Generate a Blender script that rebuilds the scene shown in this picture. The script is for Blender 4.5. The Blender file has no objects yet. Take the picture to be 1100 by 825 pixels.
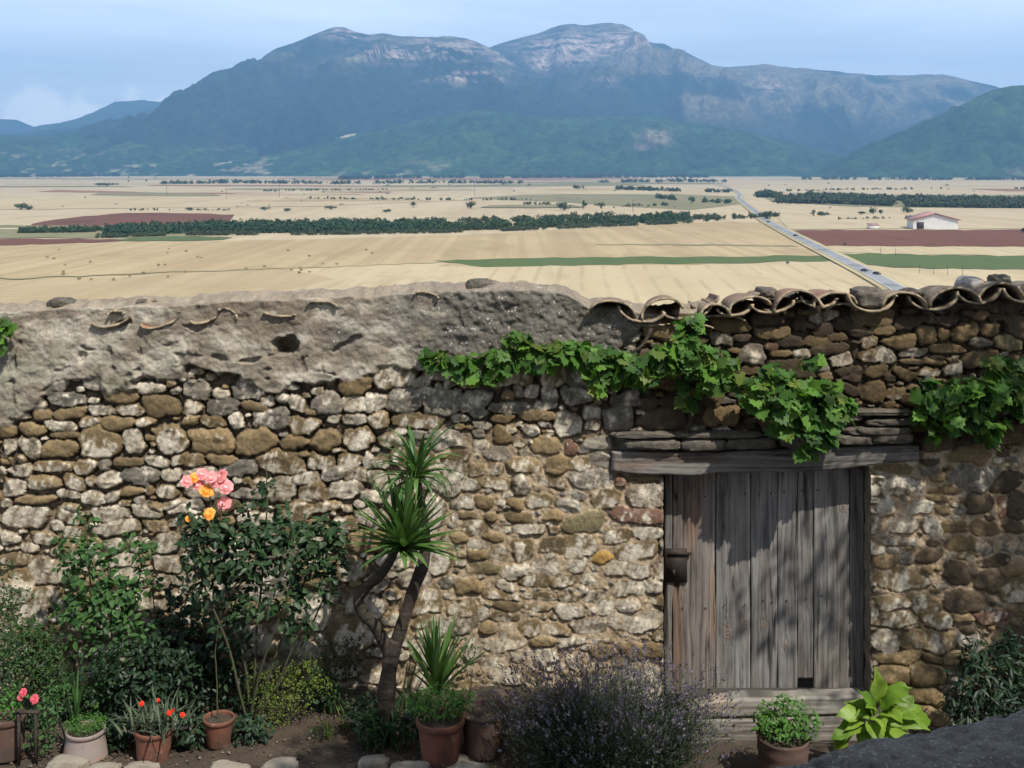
import bpy, bmesh, math, random
import numpy as np
from mathutils import Vector, Matrix
random.seed(7); RNG = np.random.default_rng(7)
R = math.radians
scn = bpy.context.scene
col = scn.collection

# ------------------------------------------------------------------ camera
F, CX, HY, CZ = 1250.0, 550.0, 182.0, 4.05      # pixel focal length of the photo, horizon row, eye height
WD = 9.0                                        # distance of the garden wall
cam = bpy.data.cameras.new('camera'); camo = bpy.data.objects.new('camera', cam); col.objects.link(camo)
camo.location = (0, 0, CZ); camo.rotation_euler = (R(90), 0, 0)
cam.sensor_width = 36; cam.lens = 36 * F / 1100; cam.shift_y = -(412.5 - HY) / 1100
cam.clip_start = .05; cam.clip_end = 60000
scn.camera = camo
# ------------------------------------------------------------------ light
SUN = Vector((.36, -.46, .81)).normalized()
sl = bpy.data.lights.new('sun', 'SUN'); sl.energy = 5.0; sl.angle = R(.53); sl.color = (1, .95, .86)
so = bpy.data.objects.new('sun', sl); col.objects.link(so); so.rotation_euler = SUN.to_track_quat('Z', 'Y').to_euler()
so.location = (6, -6, 14)
scn.view_settings.view_transform = 'Standard'; scn.view_settings.look = 'None'
scn.view_settings.gamma = 1; scn.view_settings.exposure = 0.16
w = bpy.data.worlds.new('World'); scn.world = w; w.use_nodes = True
nt = w.node_tree; N = nt.nodes; L = nt.links
bgn = N['Background']; bgn.inputs[1].default_value = .115
sky = N.new('ShaderNodeTexSky'); sky.sky_type = 'NISHITA'; sky.sun_disc = False
sky.sun_elevation = math.asin(SUN.z); sky.sun_rotation = math.atan2(SUN.x, SUN.y)
sky.altitude = 800; sky.air_density = 1.0; sky.dust_density = 1.2; sky.ozone_density = 1.6
tc = N.new('ShaderNodeTexCoord')
def wn(scale, mscale, detail, rough=.55, loc=(0,0,0), dist=0):
    m = N.new('ShaderNodeMapping'); m.inputs['Scale'].default_value = mscale; m.inputs['Location'].default_value = loc
    L.new(tc.outputs['Generated'], m.inputs['Vector'])
    n = N.new('ShaderNodeTexNoise'); n.inputs['Scale'].default_value = scale; n.inputs['Detail'].default_value = detail
    n.inputs['Roughness'].default_value = rough; n.inputs['Distortion'].default_value = dist
    L.new(m.outputs[0], n.inputs['Vector']); return n.outputs[0]
def wr(sock, a, b, lo=0., hi=1.):
    n = N.new('ShaderNodeMapRange'); n.inputs[1].default_value = a; n.inputs[2].default_value = b
    n.inputs[3].default_value = lo; n.inputs[4].default_value = hi; n.interpolation_type = 'SMOOTHSTEP'
    L.new(sock, n.inputs[0]); return n.outputs[0]
def wm(op, a, b):
    n = N.new('ShaderNodeMath'); n.operation = op
    for i, s in enumerate((a, b)):
        if isinstance(s, (int, float)): n.inputs[i].default_value = s
        else: L.new(s, n.inputs[i])
    return n.outputs[0]
cir = wr(wn(2.2, (1, 1, 7), 6, .6, (3, 1, .4), .4), .30, .74, .58, .97)          # thin cirrus veil
dvec = Vector(((62 - CX) / F, 1, (HY - 118) / F)).normalized()                  # low cumulus over the left ridge
vs = N.new('ShaderNodeVectorMath'); vs.operation = 'SUBTRACT'; vs.inputs[1].default_value = dvec
L.new(tc.outputs['Generated'], vs.inputs[0])
vm = N.new('ShaderNodeVectorMath'); vm.operation = 'MULTIPLY'; vm.inputs[1].default_value = (12, 12, 42)
L.new(vs.outputs[0], vm.inputs[0])
vl = N.new('ShaderNodeVectorMath'); vl.operation = 'LENGTH'; L.new(vm.outputs[0], vl.inputs[0])
cum = wr(wm('SUBTRACT', wn(30, (1, 1, 1.6), 5, .55), wm('MULTIPLY', vl.outputs['Value'], .34)), .18, .40, 0, .5)
sx_ = N.new('ShaderNodeSeparateXYZ'); L.new(tc.outputs['Generated'], sx_.inputs[0])
mask = wm('MULTIPLY', cir, wr(sx_.outputs[2], .6, .16, .25, 1))
mx = N.new('ShaderNodeMix'); mx.data_type = 'RGBA'; L.new(mask, mx.inputs[0])
L.new(sky.outputs[0], mx.inputs[6]); mx.inputs[7].default_value = (12.3, 13.5, 15.2, 1)
mx2 = N.new('ShaderNodeMix'); mx2.data_type = 'RGBA'; L.new(cum, mx2.inputs[0]); L.new(mx.outputs[2], mx2.inputs[6]); mx2.inputs[7].default_value = (19, 18.5, 18, 1)
L.new(mx2.outputs[2], bgn.inputs[0])

# ------------------------------------------------------------------ helpers
def P(px, py, d):                      # photo pixel + distance -> world point
    return np.array(((px - CX) / F * d, d, CZ - (py - HY) / F * d))
def tag(o, label=None, cat=None, group=None, kind=None):
    if label: o['label'] = label
    if cat: o['category'] = cat
    if group: o['group'] = group
    if kind: o['kind'] = kind
    return o
def empty(name, loc=(0, 0, 0), *a, **k):
    o = bpy.data.objects.new(name, None); col.objects.link(o); o.location = loc; o.empty_display_size = .2
    return tag(o, *a, **k)
class MB:
    def __init__(s): s.v = []; s.f = []; s.c = []; s.n = 0
    def add(s, v, *faces, c=None):
        v = np.asarray(v, float).reshape(-1, 3); s.v.append(v)
        for f in faces:
            f = np.asarray(f, int)
            if f.size: s.f.append(f + s.n)
        if c is not None: s.c.append(np.broadcast_to(np.asarray(c, float), (len(v), 3)))
        s.n += len(v)
    def build(s, name, mat, parent=None, smooth=False, loc=None, attrs=None):
        v = np.concatenate(s.v)
        if loc is not None: v = v - np.asarray(loc)
        me = bpy.data.meshes.new(name); me.vertices.add(len(v)); me.vertices.foreach_set('co', v.astype(np.float32).ravel())
        lv = np.concatenate([f.ravel() for f in s.f]); tot = np.concatenate([np.full(len(f), f.shape[1]) for f in s.f])
        st = np.concatenate([[0], np.cumsum(tot)[:-1]])
        me.loops.add(len(lv)); me.loops.foreach_set('vertex_index', lv.astype(np.int32))
        me.polygons.add(len(tot)); me.polygons.foreach_set('loop_start', st.astype(np.int32)); me.polygons.foreach_set('loop_total', tot.astype(np.int32))
        if smooth: me.polygons.foreach_set('use_smooth', np.ones(len(tot), bool))
        if s.c:
            c = np.concatenate(s.c); a = me.color_attributes.new('Col', 'FLOAT_COLOR', 'POINT')
            a.data.foreach_set('color', np.concatenate([c, np.ones((len(c), 1))], 1).astype(np.float32).ravel())
        for k, arr in (attrs or {}).items():
            a = me.attributes.new(k, 'FLOAT', 'POINT'); a.data.foreach_set('value', np.asarray(arr, np.float32).ravel())
        me.update(calc_edges=True); me.validate()
        o = bpy.data.objects.new(name, me); col.objects.link(o)
        if loc is not None and parent is None: o.location = loc
        if mat: me.materials.append(mat)
        if parent: o.parent = parent
        return o
def gridfaces(nr, nc, keep=None):
    i = np.arange(nr * nc).reshape(nr, nc)
    q = np.stack([i[:-1, :-1], i[1:, :-1], i[1:, 1:], i[:-1, 1:]], -1).reshape(-1, 4)
    return q if keep is None else q[keep.ravel()]
def hsh(ix, iy, iz, s):
    h = (ix * 374761393 + iy * 668265263 + iz * 2147483647 + s * 974711) & 0xffffffff
    h = ((h ^ (h >> 13)) * 1274126177) & 0xffffffff
    h = ((h ^ (h >> 16)) * 2246822519) & 0xffffffff
    return ((h ^ (h >> 15)) & 0xffff) / 65535.0
def vnoise(x, y, z=0., s=0):
    x, y, z = np.broadcast_arrays(np.asarray(x, float), np.asarray(y, float), np.asarray(z, float))
    xi = np.floor(x).astype(np.int64); yi = np.floor(y).astype(np.int64); zi = np.floor(z).astype(np.int64)
    fx, fy, fz = x - xi, y - yi, z - zi
    fx, fy, fz = [t * t * t * (t * (t * 6 - 15) + 10) for t in (fx, fy, fz)]
    flat = not np.any(z)
    def pl(k):
        a = hsh(xi, yi, zi + k, s) * (1 - fx) + hsh(xi + 1, yi, zi + k, s) * fx
        b = hsh(xi, yi + 1, zi + k, s) * (1 - fx) + hsh(xi + 1, yi + 1, zi + k, s) * fx
        return a * (1 - fy) + b * fy
    return pl(0) if flat else pl(0) * (1 - fz) + pl(1) * fz
def fbm(x, y, z=0., o=4, s=0, g=.5, ridge=False):
    t = 0.; a = 1.; n = 0.
    for k in range(o):
        v = vnoise(np.asarray(x) * 2 ** k + k * 17.3, np.asarray(y) * 2 ** k + k * 9.1, np.asarray(z) * 2 ** k, s + k)
        if ridge: v = 1 - np.abs(2 * v - 1)
        t = t + a * v; n += a; a *= g
    return t / n
def sst(a, b, x):
    t = np.clip((x - a) / (b - a), 0, 1); return t * t * (3 - 2 * t)
def lerp(a, b, t): return a + (b - a) * t
def unit(v): return v / (np.linalg.norm(v, axis=-1, keepdims=True) + 1e-9)

# ------------------------------------------------------------------ materials
def mat(name, base=(.5, .5, .5), rough=.8, attr=False, noise=None, bump=None, island=None, transl=0, metal=0, spec=.3, coord='Object', wave=None):
    """noise: list of (scale, mapping scale, colour, lo, hi, detail) mixed over the base; bump: list of (scale, strength, distance)"""
    m = bpy.data.materials.new(name); m.use_nodes = True; t = m.node_tree; n = t.nodes; l = t.links
    b = n['Principled BSDF']; b.inputs['Roughness'].default_value = rough; b.inputs['Metallic'].default_value = metal
    b.inputs['Specular IOR Level'].default_value = spec
    tc = n.new('ShaderNodeTexCoord').outputs[coord]
    if attr:
        a = n.new('ShaderNodeAttribute'); a.attribute_name = 'Col'; c = a.outputs['Color']
    else:
        r = n.new('ShaderNodeRGB'); r.outputs[0].default_value = (*base, 1); c = r.outputs[0]
    def tex(scale, ms, detail=6, rg=.6):
        mp = n.new('ShaderNodeMapping'); mp.inputs['Scale'].default_value = ms; l.new(tc, mp.inputs[0])
        x = n.new('ShaderNodeTexNoise'); x.inputs['Scale'].default_value = scale; x.inputs['Detail'].default_value = detail
        x.inputs['Roughness'].default_value = rg
        l.new(mp.outputs[0], x.inputs['Vector']); return x.outputs[0]
    def mixc(f, c, c2):
        x = n.new('ShaderNodeMix'); x.data_type = 'RGBA'; l.new(f, x.inputs[0]); l.new(c, x.inputs[6])
        if isinstance(c2, tuple): x.inputs[7].default_value = (*c2, 1)
        else: l.new(c2, x.inputs[7])
        return x.outputs[2]
    def rng(s, lo, hi, o=1.):
        x = n.new('ShaderNodeMapRange'); x.interpolation_type = 'SMOOTHSTEP'
        x.inputs[1].default_value = lo; x.inputs[2].default_value = hi; x.inputs[4].default_value = o; l.new(s, x.inputs[0]); return x.outputs[0]
    if island:
        g = n.new('ShaderNodeNewGeometry'); ra = n.new('ShaderNodeValToRGB'); l.new(g.outputs['Random Per Island'], ra.inputs[0])
        e = ra.color_ramp.elements; e[0].color = (*island[0], 1); e[1].color = (*island[-1], 1)
        for k, cc in enumerate(island[1:-1]):
            q = e.new((k + 1) / (len(island) - 1)); q.color = (*cc, 1)
        c = ra.outputs[0]
    for (scale, ms, cc, lo, hi, det) in (noise or []):
        c = mixc(rng(tex(scale, ms, det), lo, hi, .85), c, cc)
    l.new(c, b.inputs['Base Color'])
    prev = None
    for (scale, ms, st, di) in (bump or []):
        bp = n.new('ShaderNodeBump'); bp.inputs['Strength'].default_value = st; bp.inputs['Distance'].default_value = di
        l.new(tex(scale, ms, 8, .65), bp.inputs['Height'])
        if prev: l.new(prev, bp.inputs['Normal'])
        prev = bp.outputs[0]
    if prev: l.new(prev, b.inputs['Normal'])
    if transl:
        tr = n.new('ShaderNodeBsdfTranslucent'); l.new(c, tr.inputs[0])
        hv = n.new('ShaderNodeHueSaturation'); hv.inputs['Value'].default_value = 1.5; hv.inputs['Saturation'].default_value = 1.15
        l.new(c, hv.inputs['Color']); l.new(hv.outputs[0], tr.inputs[0])
        ms_ = n.new('ShaderNodeMixShader'); ms_.inputs[0].default_value = transl
        l.new(b.outputs[0], ms_.inputs[1]); l.new(tr.outputs[0], ms_.inputs[2]); l.new(ms_.outputs[0], n['Material Output'].inputs[0])
    return m
M = {}
def wall_material():
    m = mat('masonry', rough=.88, attr=True, noise=None, bump=[(35, (1, 1, 1), .55, .02), (140, (1, 1, 1), .6, .006)], spec=.25)
    t = m.node_tree; n = t.nodes; l = t.links; b = n['Principled BSDF']
    src = b.inputs['Base Color'].links[0].from_socket
    tcn = [x for x in n if x.type == 'TEX_COORD'][0].outputs['Object']
    no = n.new('ShaderNodeTexNoise'); no.inputs['Scale'].default_value = 42; no.inputs['Detail'].default_value = 7; no.inputs['Roughness'].default_value = .7
    l.new(tcn, no.inputs['Vector'])
    mr = n.new('ShaderNodeMapRange'); mr.inputs[1].default_value = .25; mr.inputs[2].default_value = .75; mr.inputs[3].default_value = .66; mr.inputs[4].default_value = 1.34
    l.new(no.outputs[0], mr.inputs[0])
    vm = n.new('ShaderNodeVectorMath'); vm.operation = 'SCALE'; l.new(src, vm.inputs[0]); l.new(mr.outputs[0], vm.inputs['Scale'])
    # lichen: dark crust with white crumbs
    li = n.new('ShaderNodeAttribute'); li.attribute_name = 'lichen'
    def mth(op, a, bb):
        x = n.new('ShaderNodeMath'); x.operation = op; x.use_clamp = True
        for i, s in enumerate((a, bb)):
            if isinstance(s, (int, float)): x.inputs[i].default_value = s
            else: l.new(s, x.inputs[i])
        return x.outputs[0]
    vo = n.new('ShaderNodeTexVoronoi'); vo.inputs['Scale'].default_value = 33; vo.inputs['Randomness'].default_value = 1; l.new(tcn, vo.inputs['Vector'])
    n2 = n.new('ShaderNodeTexNoise'); n2.inputs['Scale'].default_value = 16; n2.inputs['Detail'].default_value = 5; l.new(tcn, n2.inputs['Vector'])
    dark = mth('MULTIPLY', li.outputs['Fac'], .72)
    c1 = n.new('ShaderNodeMix'); c1.data_type = 'RGBA'; l.new(dark, c1.inputs[0]); l.new(vm.outputs[0], c1.inputs[6]); c1.inputs[7].default_value = (.095, .088, .08, 1)
    rad = mth('MULTIPLY', mth('SUBTRACT', n2.outputs[0], .30), mth('MULTIPLY', li.outputs['Fac'], 2.9))
    sp = mth('MULTIPLY', mth('SUBTRACT', rad, vo.outputs['Distance']), 9.)
    c2 = n.new('ShaderNodeMix'); c2.data_type = 'RGBA'; l.new(sp, c2.inputs[0]); l.new(c1.outputs[2], c2.inputs[6]); c2.inputs[7].default_value = (.43, .41, .37, 1)
    l.new(c2.outputs[2], b.inputs['Base Color'])
    return m
M['masonry'] = wall_material()
M['wood'] = mat('weathered wood', rough=.85, attr=True, bump=[(60, (6, 6, .5), .5, .006)], spec=.2)
M['iron'] = mat('rusty iron', (.035, .028, .024), .7, noise=[(30, (1, 1, 1), (.08, .04, .022), .5, .75, 5)], bump=[(60, (1, 1, 1), .3, .004)], metal=.3)
M['dark'] = mat('near black', (.012, .011, .01), 1, noise=[(9, (1, 1, 1), (.02, .018, .015), .4, .6, 3)])  # near-black colour: stands for shade behind the door, also car glass and tyres
M['tile'] = mat('old clay tile', rough=.9, attr=True, noise=[(14, (1, 1, 1), (.14, .12, .09), .45, .66, 7), (55, (1, 1, 1), (.38, .34, .26), .6, .72, 5), (9, (1, 1, 1), (.06, .055, .05), .55, .68, 7)], bump=[(40, (1, 1, 1), .5, .01)])
M['rock'] = mat('lichened rock', (.085, .073, .058), .92, noise=[(11, (1, 1, 1), (.13, .11, .085), .45, .65, 7), (45, (1, 1, 1), (.28, .26, .23), .64, .7, 4)], bump=[(18, (1, 1, 1), .6, .03), (90, (1, 1, 1), .4, .006)])
M['rockred'] = mat('reddish rock', (.3, .27, .25), .92, noise=[(7, (1, 1, 1), (.38, .15, .07), .55, .66, 5), (30, (1, 1, 1), (.14, .13, .12), .55, .7, 6)], bump=[(18, (1, 1, 1), .6, .03)])
M['edge'] = mat('pale edging stone', (.25, .22, .175), .9, noise=[(6, (1, 1, 1), (.14, .12, .09), .45, .65, 7), (50, (1, 1, 1), (.12, .1, .08), .6, .72, 5)], bump=[(25, (1, 1, 1), .5, .015)])
M['clay'] = mat('terracotta', (.17, .068, .043), .85, noise=[(6, (1, 1, 1), (.085, .045, .034), .42, .66, 6), (22, (1, 1, 1), (.26, .16, .12), .58, .72, 6), (9, (1, 1, .4), (.05, .045, .03), .58, .7, 6)], bump=[(60, (1, 1, 1), .25, .004)])
M['claydark'] = mat('stained dark terracotta', (.1, .06, .045), .85, noise=[(6, (1, 1, 1), (.06, .045, .04), .45, .65, 6), (30, (1, 1, 1), (.18, .13, .11), .62, .74, 6)], bump=[(60, (1, 1, 1), .25, .004)])
M['claygrey'] = mat('limed grey terracotta', (.24, .2, .18), .85, noise=[(7, (1, 1, 3), (.3, .17, .12), .5, .7, 6), (25, (1, 1, 1), (.12, .1, .09), .58, .74, 6)], bump=[(60, (1, 1, 1), .25, .004)])
M['soil'] = mat('garden soil', (.075, .056, .04), .95, noise=[(3, (1, 1, 1), (.13, .1, .07), .48, .7, 7), (28, (1, 1, 1), (.05, .037, .027), .52, .68, 6), (70, (1, 1, 1), (.3, .24, .17), .66, .74, 3)], bump=[(30, (1, 1, 1), .8, .03), (120, (1, 1, 1), .5, .008)])
M['pebble'] = mat('pebbles', rough=.9, island=[(.05, .04, .03), (.1, .08, .06), (.2, .17, .13), (.08, .06, .045)])
M['bark'] = mat('dry bark', (.055, .042, .032), .95, noise=[(10, (1, 1, 3), (.03, .025, .02), .45, .62, 6), (30, (1, 1, 1), (.11, .09, .07), .58, .7, 5)], bump=[(22, (1, 1, 2), .7, .02)])
M['stem'] = mat('green brown stem', (.07, .06, .035), .8, noise=[(12, (1, 1, 1), (.05, .075, .03), .45, .6, 3)])
def leafm(name, cols, tr=.28, rough=.55, spec=.25):
    M[name] = mat(name, rough=rough, island=cols, transl=tr, spec=spec, noise=[(5, (1, 1, 1), tuple(.6 * x for x in cols[0]), .5, .75, 3)])
leafm('vine leaf', [(.024, .06, .015), (.075, .175, .025), (.14, .27, .04), (.04, .1, .024), (.085, .19, .03), (.035, .085, .02), (.17, .22, .04)], .38)
leafm('rose leaf', [(.015, .036, .015), (.026, .056, .02), (.04, .08, .028), (.02, .046, .02)], .18, .5, .3)
leafm('light rose leaf', [(.03, .075, .022), (.05, .115, .033), (.07, .15, .04), (.035, .085, .028)], .26)
leafm('fine leaf', [(.016, .042, .012), (.03, .07, .017), (.048, .1, .024)], .22)
leafm('box leaf', [(.07, .11, .018), (.12, .17, .03), (.09, .14, .02), (.17, .21, .04)], .3)
leafm('yucca blade', [(.045, .1, .028), (.07, .15, .035), (.11, .2, .05), (.035, .08, .025)], .25, .45, .4)
leafm('dead blade', [(.2, .15, .08), (.12, .09, .05), (.28, .22, .12)], .2)
leafm('herb leaf', [(.04, .11, .02), (.065, .16, .028), (.09, .2, .035)], .3)
leafm('lime leaf', [(.10, .19, .02), (.15, .255, .03), (.21, .32, .045), (.125, .215, .028)], .32, .45)
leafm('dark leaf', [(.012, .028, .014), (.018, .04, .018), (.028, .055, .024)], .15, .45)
leafm('grey leaf', [(.06, .085, .05), (.09, .12, .07), (.13, .15, .1)], .2)
leafm('lavender leaf', [(.028, .04, .024), (.042, .058, .034), (.06, .075, .048)], .12, .7, .2)
leafm('lavender bloom', [(.09, .076, .1), (.13, .11, .145), (.18, .155, .19), (.08, .07, .078)], .2, .8, .1)
leafm('pink petal', [(.78, .27, .29), (.86, .45, .44), (.9, .6, .56), (.82, .36, .38)], .35, .6)
leafm('orange petal', [(.85, .33, .04), (.9, .48, .08), (.92, .6, .2)], .35, .6)
leafm('red petal', [(.6, .03, .015), (.75, .06, .02)], .25, .6)
leafm('rosy petal', [(.6, .08, .13), (.75, .2, .24)], .3, .6)
leafm('tree leaf', [(.03, .06, .018), (.045, .085, .024), (.07, .115, .03)], .25)
leafm('far leaf', [(.028, .05, .02), (.042, .07, .026), (.06, .092, .034)], .0, .8, .1)
leafm('poplar leaf', [(.03, .06, .028), (.038, .07, .032), (.052, .09, .038)], .0, .8, .1)
leafm('scrub leaf', [(.04, .06, .028), (.06, .078, .036), (.085, .095, .05)], .0, .9, .1)
# ================================================================== the garden wall
STONES = []     # (px, py, w, h, type, rotation) read off the photograph
def zl(ox, oy, s, txt):
    for it in txt.split():
        q = it.split(','); x, y, ww, hh = map(float, q[:4])
        STONES.append((ox + x / s, oy + y / s, ww / s, hh / s, q[4], float(q[5]) if len(q) > 5 else 0))
zl(0, 400, 5.5, '385,150,200,90,g 215,190,110,80,w 715,140,190,80,b 880,100,150,75,w 955,205,215,125,b 770,220,160,75,m 595,225,180,70,w 405,240,175,65,b,-8 250,255,120,60,b 525,295,150,65,m 345,315,170,65,w 190,335,150,75,b 45,350,110,80,b 695,310,195,90,b 860,300,120,70,m 380,370,160,50,b 175,450,150,140,w 55,440,80,100,w 350,460,185,105,b 580,425,240,190,m 780,420,140,150,w 1010,400,190,165,m 310,565,220,70,m 495,550,130,85,m 605,550,70,70,g 745,540,180,55,b 920,530,150,75,w 1055,525,100,70,m 245,655,200,75,m 430,645,130,90,m 525,635,50,60,m 640,635,165,85,w 830,620,205,90,g 1010,605,135,70,w 75,680,150,110,w 395,720,150,60,w 545,735,150,95,w 775,705,150,50,b 980,705,120,80,m,-15 205,755,230,55,b 415,810,155,70,m 30,775,80,60,w 130,580,120,70,w 10,580,40,60,w 665,735,90,60,w 900,800,100,60,m 1030,785,160,70,m 880,700,50,60,m')
zl(200, 400, 5.5, '65,110,150,110,g 40,205,110,80,m 215,205,190,95,g 405,205,160,65,b 480,170,90,60,m 655,190,115,95,w 825,185,165,125,g 985,180,150,100,w 1080,180,60,100,w 30,285,90,70,b 165,295,140,80,m 300,295,95,90,w 500,270,200,120,g 695,310,180,100,m,-15 865,280,85,55,w 1000,275,155,65,w 740,235,70,40,b 155,415,245,150,b,-8 410,420,250,150,b,-12 635,420,165,105,b 820,410,190,115,b 1020,395,170,150,m 45,530,130,75,m 215,520,175,70,b 310,575,205,110,g,-12 555,550,290,145,m 800,530,170,90,m 685,490,80,30,b 975,530,135,85,m 1075,530,60,90,w 870,600,130,90,g 1010,610,150,80,m 700,630,185,75,w,-12 555,700,170,130,w 745,710,175,140,m,-10 930,700,180,110,w 360,725,200,60,g 120,590,150,50,w 30,790,160,80,g 820,800,180,70,m 430,660,130,60,m')
zl(400, 400, 5.5, '200,165,200,170,g 415,165,215,160,g 45,180,95,90,w 280,50,110,65,w 315,105,110,50,w 610,160,190,120,g 560,60,120,60,m 860,120,60,70,g 935,105,85,90,w 1040,120,110,95,g 285,290,280,90,m 520,270,110,65,w 640,245,105,60,g 820,215,230,65,g 1010,195,130,50,w 770,280,130,50,b 965,255,210,65,b 440,400,180,115,g 280,375,110,55,g 110,410,170,100,m 770,375,115,105,b 940,340,90,65,w 730,485,175,85,g 515,505,140,75,m 725,580,90,85,m 890,560,220,105,m 625,590,90,90,m 725,665,165,75,m 870,670,110,100,w 1030,430,150,110,b 660,775,100,70,b 835,775,95,75,b 150,770,130,100,w 40,540,100,60,m')
zl(540, 400, 5.5, '380,295,160,145,w 530,240,110,90,w 530,310,90,60,m 685,270,175,145,g 580,415,230,80,g,-10 408,440,80,100,r 590,515,130,100,g 475,545,140,90,m 335,545,150,110,b 930,280,270,125,d 725,155,170,80,g 860,185,110,75,d 980,175,130,70,d 445,140,190,95,g 530,630,260,100,g 695,640,70,80,r 840,630,240,45,b 610,740,190,145,m 845,730,210,125,w 385,780,160,70,w 280,650,180,80,m')
zl(480, 540, 4.583, '670,100,200,105,o 350,75,145,60,b 520,65,90,55,b 215,72,65,45,b 95,65,90,35,b 410,135,140,60,w 60,175,90,55,b 230,170,110,50,b 375,235,120,95,m 515,215,125,80,m 145,260,90,55,b 245,250,105,90,m 760,275,115,70,y 930,245,200,90,m,-10 180,325,145,60,o 330,335,130,75,w 485,325,160,65,w 630,305,90,80,w 950,65,260,90,r 840,170,130,70,m 990,155,150,70,w 115,410,115,85,b 285,405,95,75,w 430,385,140,60,m 575,385,140,65,m 700,370,90,60,w 260,460,190,45,m 440,460,170,40,m 910,430,160,80,w 1020,425,100,80,w 595,470,130,40,m 605,540,170,75,w 310,510,140,50,b 295,565,140,50,m 180,550,90,70,w 790,525,90,70,w 890,515,100,60,w 700,605,190,70,w 930,585,270,85,w 295,635,80,60,w 410,620,105,75,m 530,625,130,60,m 470,690,150,50,b 610,685,130,65,w 760,675,150,50,m 275,700,210,80,w 375,765,105,70,w 490,755,130,70,w 250,790,150,60,w 130,740,90,120,w 780,740,140,70,m 950,730,220,90,b')
zl(0, 540, 5, '135,80,250,105,w 375,60,145,105,m 600,60,190,90,w 785,45,150,90,w 980,30,210,70,w 55,190,110,65,w 235,190,130,85,m 615,140,250,85,w 840,135,140,70,m 950,110,110,50,m 905,220,150,110,w 890,330,140,100,w 600,240,130,80,w 750,240,100,70,w 660,320,150,70,w 990,410,130,70,w 870,430,110,80,w 100,310,200,70,m 240,510,170,110,m 1030,310,110,70,w 860,560,140,60,w 1040,620,90,80,m 950,640,80,50,w')
zl(740, 320, 5.5, '250,160,215,95,b 465,125,215,60,d 195,245,130,85,g 375,345,170,115,g 500,210,220,80,b 605,265,160,65,d 760,255,145,60,b 815,110,180,65,w,-8 720,80,140,50,b,-8 805,185,110,75,d 930,165,120,75,d 880,235,110,50,b 840,305,215,70,d 900,370,140,70,w,-5 545,330,120,40,b 665,335,110,55,w 940,450,150,80,d 770,405,110,60,g 795,455,90,80,b 495,290,70,45,r 370,430,100,55,b 140,610,140,75,b 190,700,200,110,b 660,170,80,80,d 40,660,110,80,d 350,610,110,70,b')
zl(900, 320, 5.5, '55,165,100,75,d 265,190,130,60,b 370,255,195,70,b 535,225,115,90,b 635,220,70,60,b 755,205,160,95,b,-10 900,190,110,75,b 850,110,100,50,b 1020,275,150,95,o 645,300,215,55,b 295,350,115,100,g 450,320,150,60,g 850,265,150,60,g 500,380,260,40,b 235,440,130,65,b,-8 390,455,120,60,b,30 205,560,150,130,b 75,460,130,80,d 530,445,120,60,m 680,420,120,80,w 190,260,100,90,m 185,350,110,80,m 350,560,120,80,m 140,210,130,55,d 430,150,190,70,d 620,140,190,60,d')
zl(900, 480, 5.155, '350,225,265,110,w 265,335,110,110,w 445,350,160,75,w 350,440,200,80,w 525,445,110,85,w 340,525,230,50,w 370,740,310,115,m 610,245,190,55,b 555,290,110,45,b 580,360,80,55,b 650,440,140,60,b 790,320,150,140,d 915,340,50,130,r 680,530,150,90,b 510,595,150,90,d 670,700,150,130,d 820,455,170,80,b 1000,330,110,150,d 980,440,120,80,d 940,200,170,120,d 860,640,190,60,d 270,640,120,80,b 960,690,140,70,b 390,620,100,70,g 960,560,150,80,g 800,560,110,80,g 330,130,210,50,b 560,170,100,50,b')
zl(900, 480, 2.39, '150,405,90,36,m 225,405,70,50,m 325,400,100,55,d 150,445,115,40,m 260,447,80,35,m 128,500,65,55,w 235,500,140,55,m 320,437,60,25,b 395,437,80,35,r 158,545,120,35,b 248,545,50,25,b 310,543,70,35,b 145,590,90,55,b 225,585,100,50,b 220,640,100,40,b 240,690,90,45,b')
STEP = 1.2
TOPX = [-160, 0, 50, 90, 150, 200, 260, 320, 360, 400, 430, 470, 500, 540, 590, 612, 622, 634, 660, 690, 720, 760, 1100, 1300]
TOPY = [337, 336, 333, 331, 329, 328, 324, 322, 319, 320, 316, 314, 313, 312, 313, 317, 324, 331, 331, 336, 340, 337, 327, 325]
BOT = 836.
us = np.arange(-150, 1281, STEP); NC = len(us)
vtop = np.interp(us, TOPX, TOPY) + (fbm(us / 14, 3.3, o=3, s=5) - .5) * 5
NR = int((BOT - 312) / STEP)
tt = np.linspace(0, 1, NR)[:, None]
V = vtop[None] + (BOT - vtop[None]) * tt; U = np.repeat(us[None], NR, 0)
w1 = (fbm(U / 22, V / 22, o=3, s=11) - .5) * 11; w2 = (fbm(U / 22, V / 22, o=3, s=12) - .5) * 11
w1 += (fbm(U / 6, V / 6, o=2, s=13) - .5) * 3.2; w2 += (fbm(U / 6, V / 6, o=2, s=14) - .5) * 3.2
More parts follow.
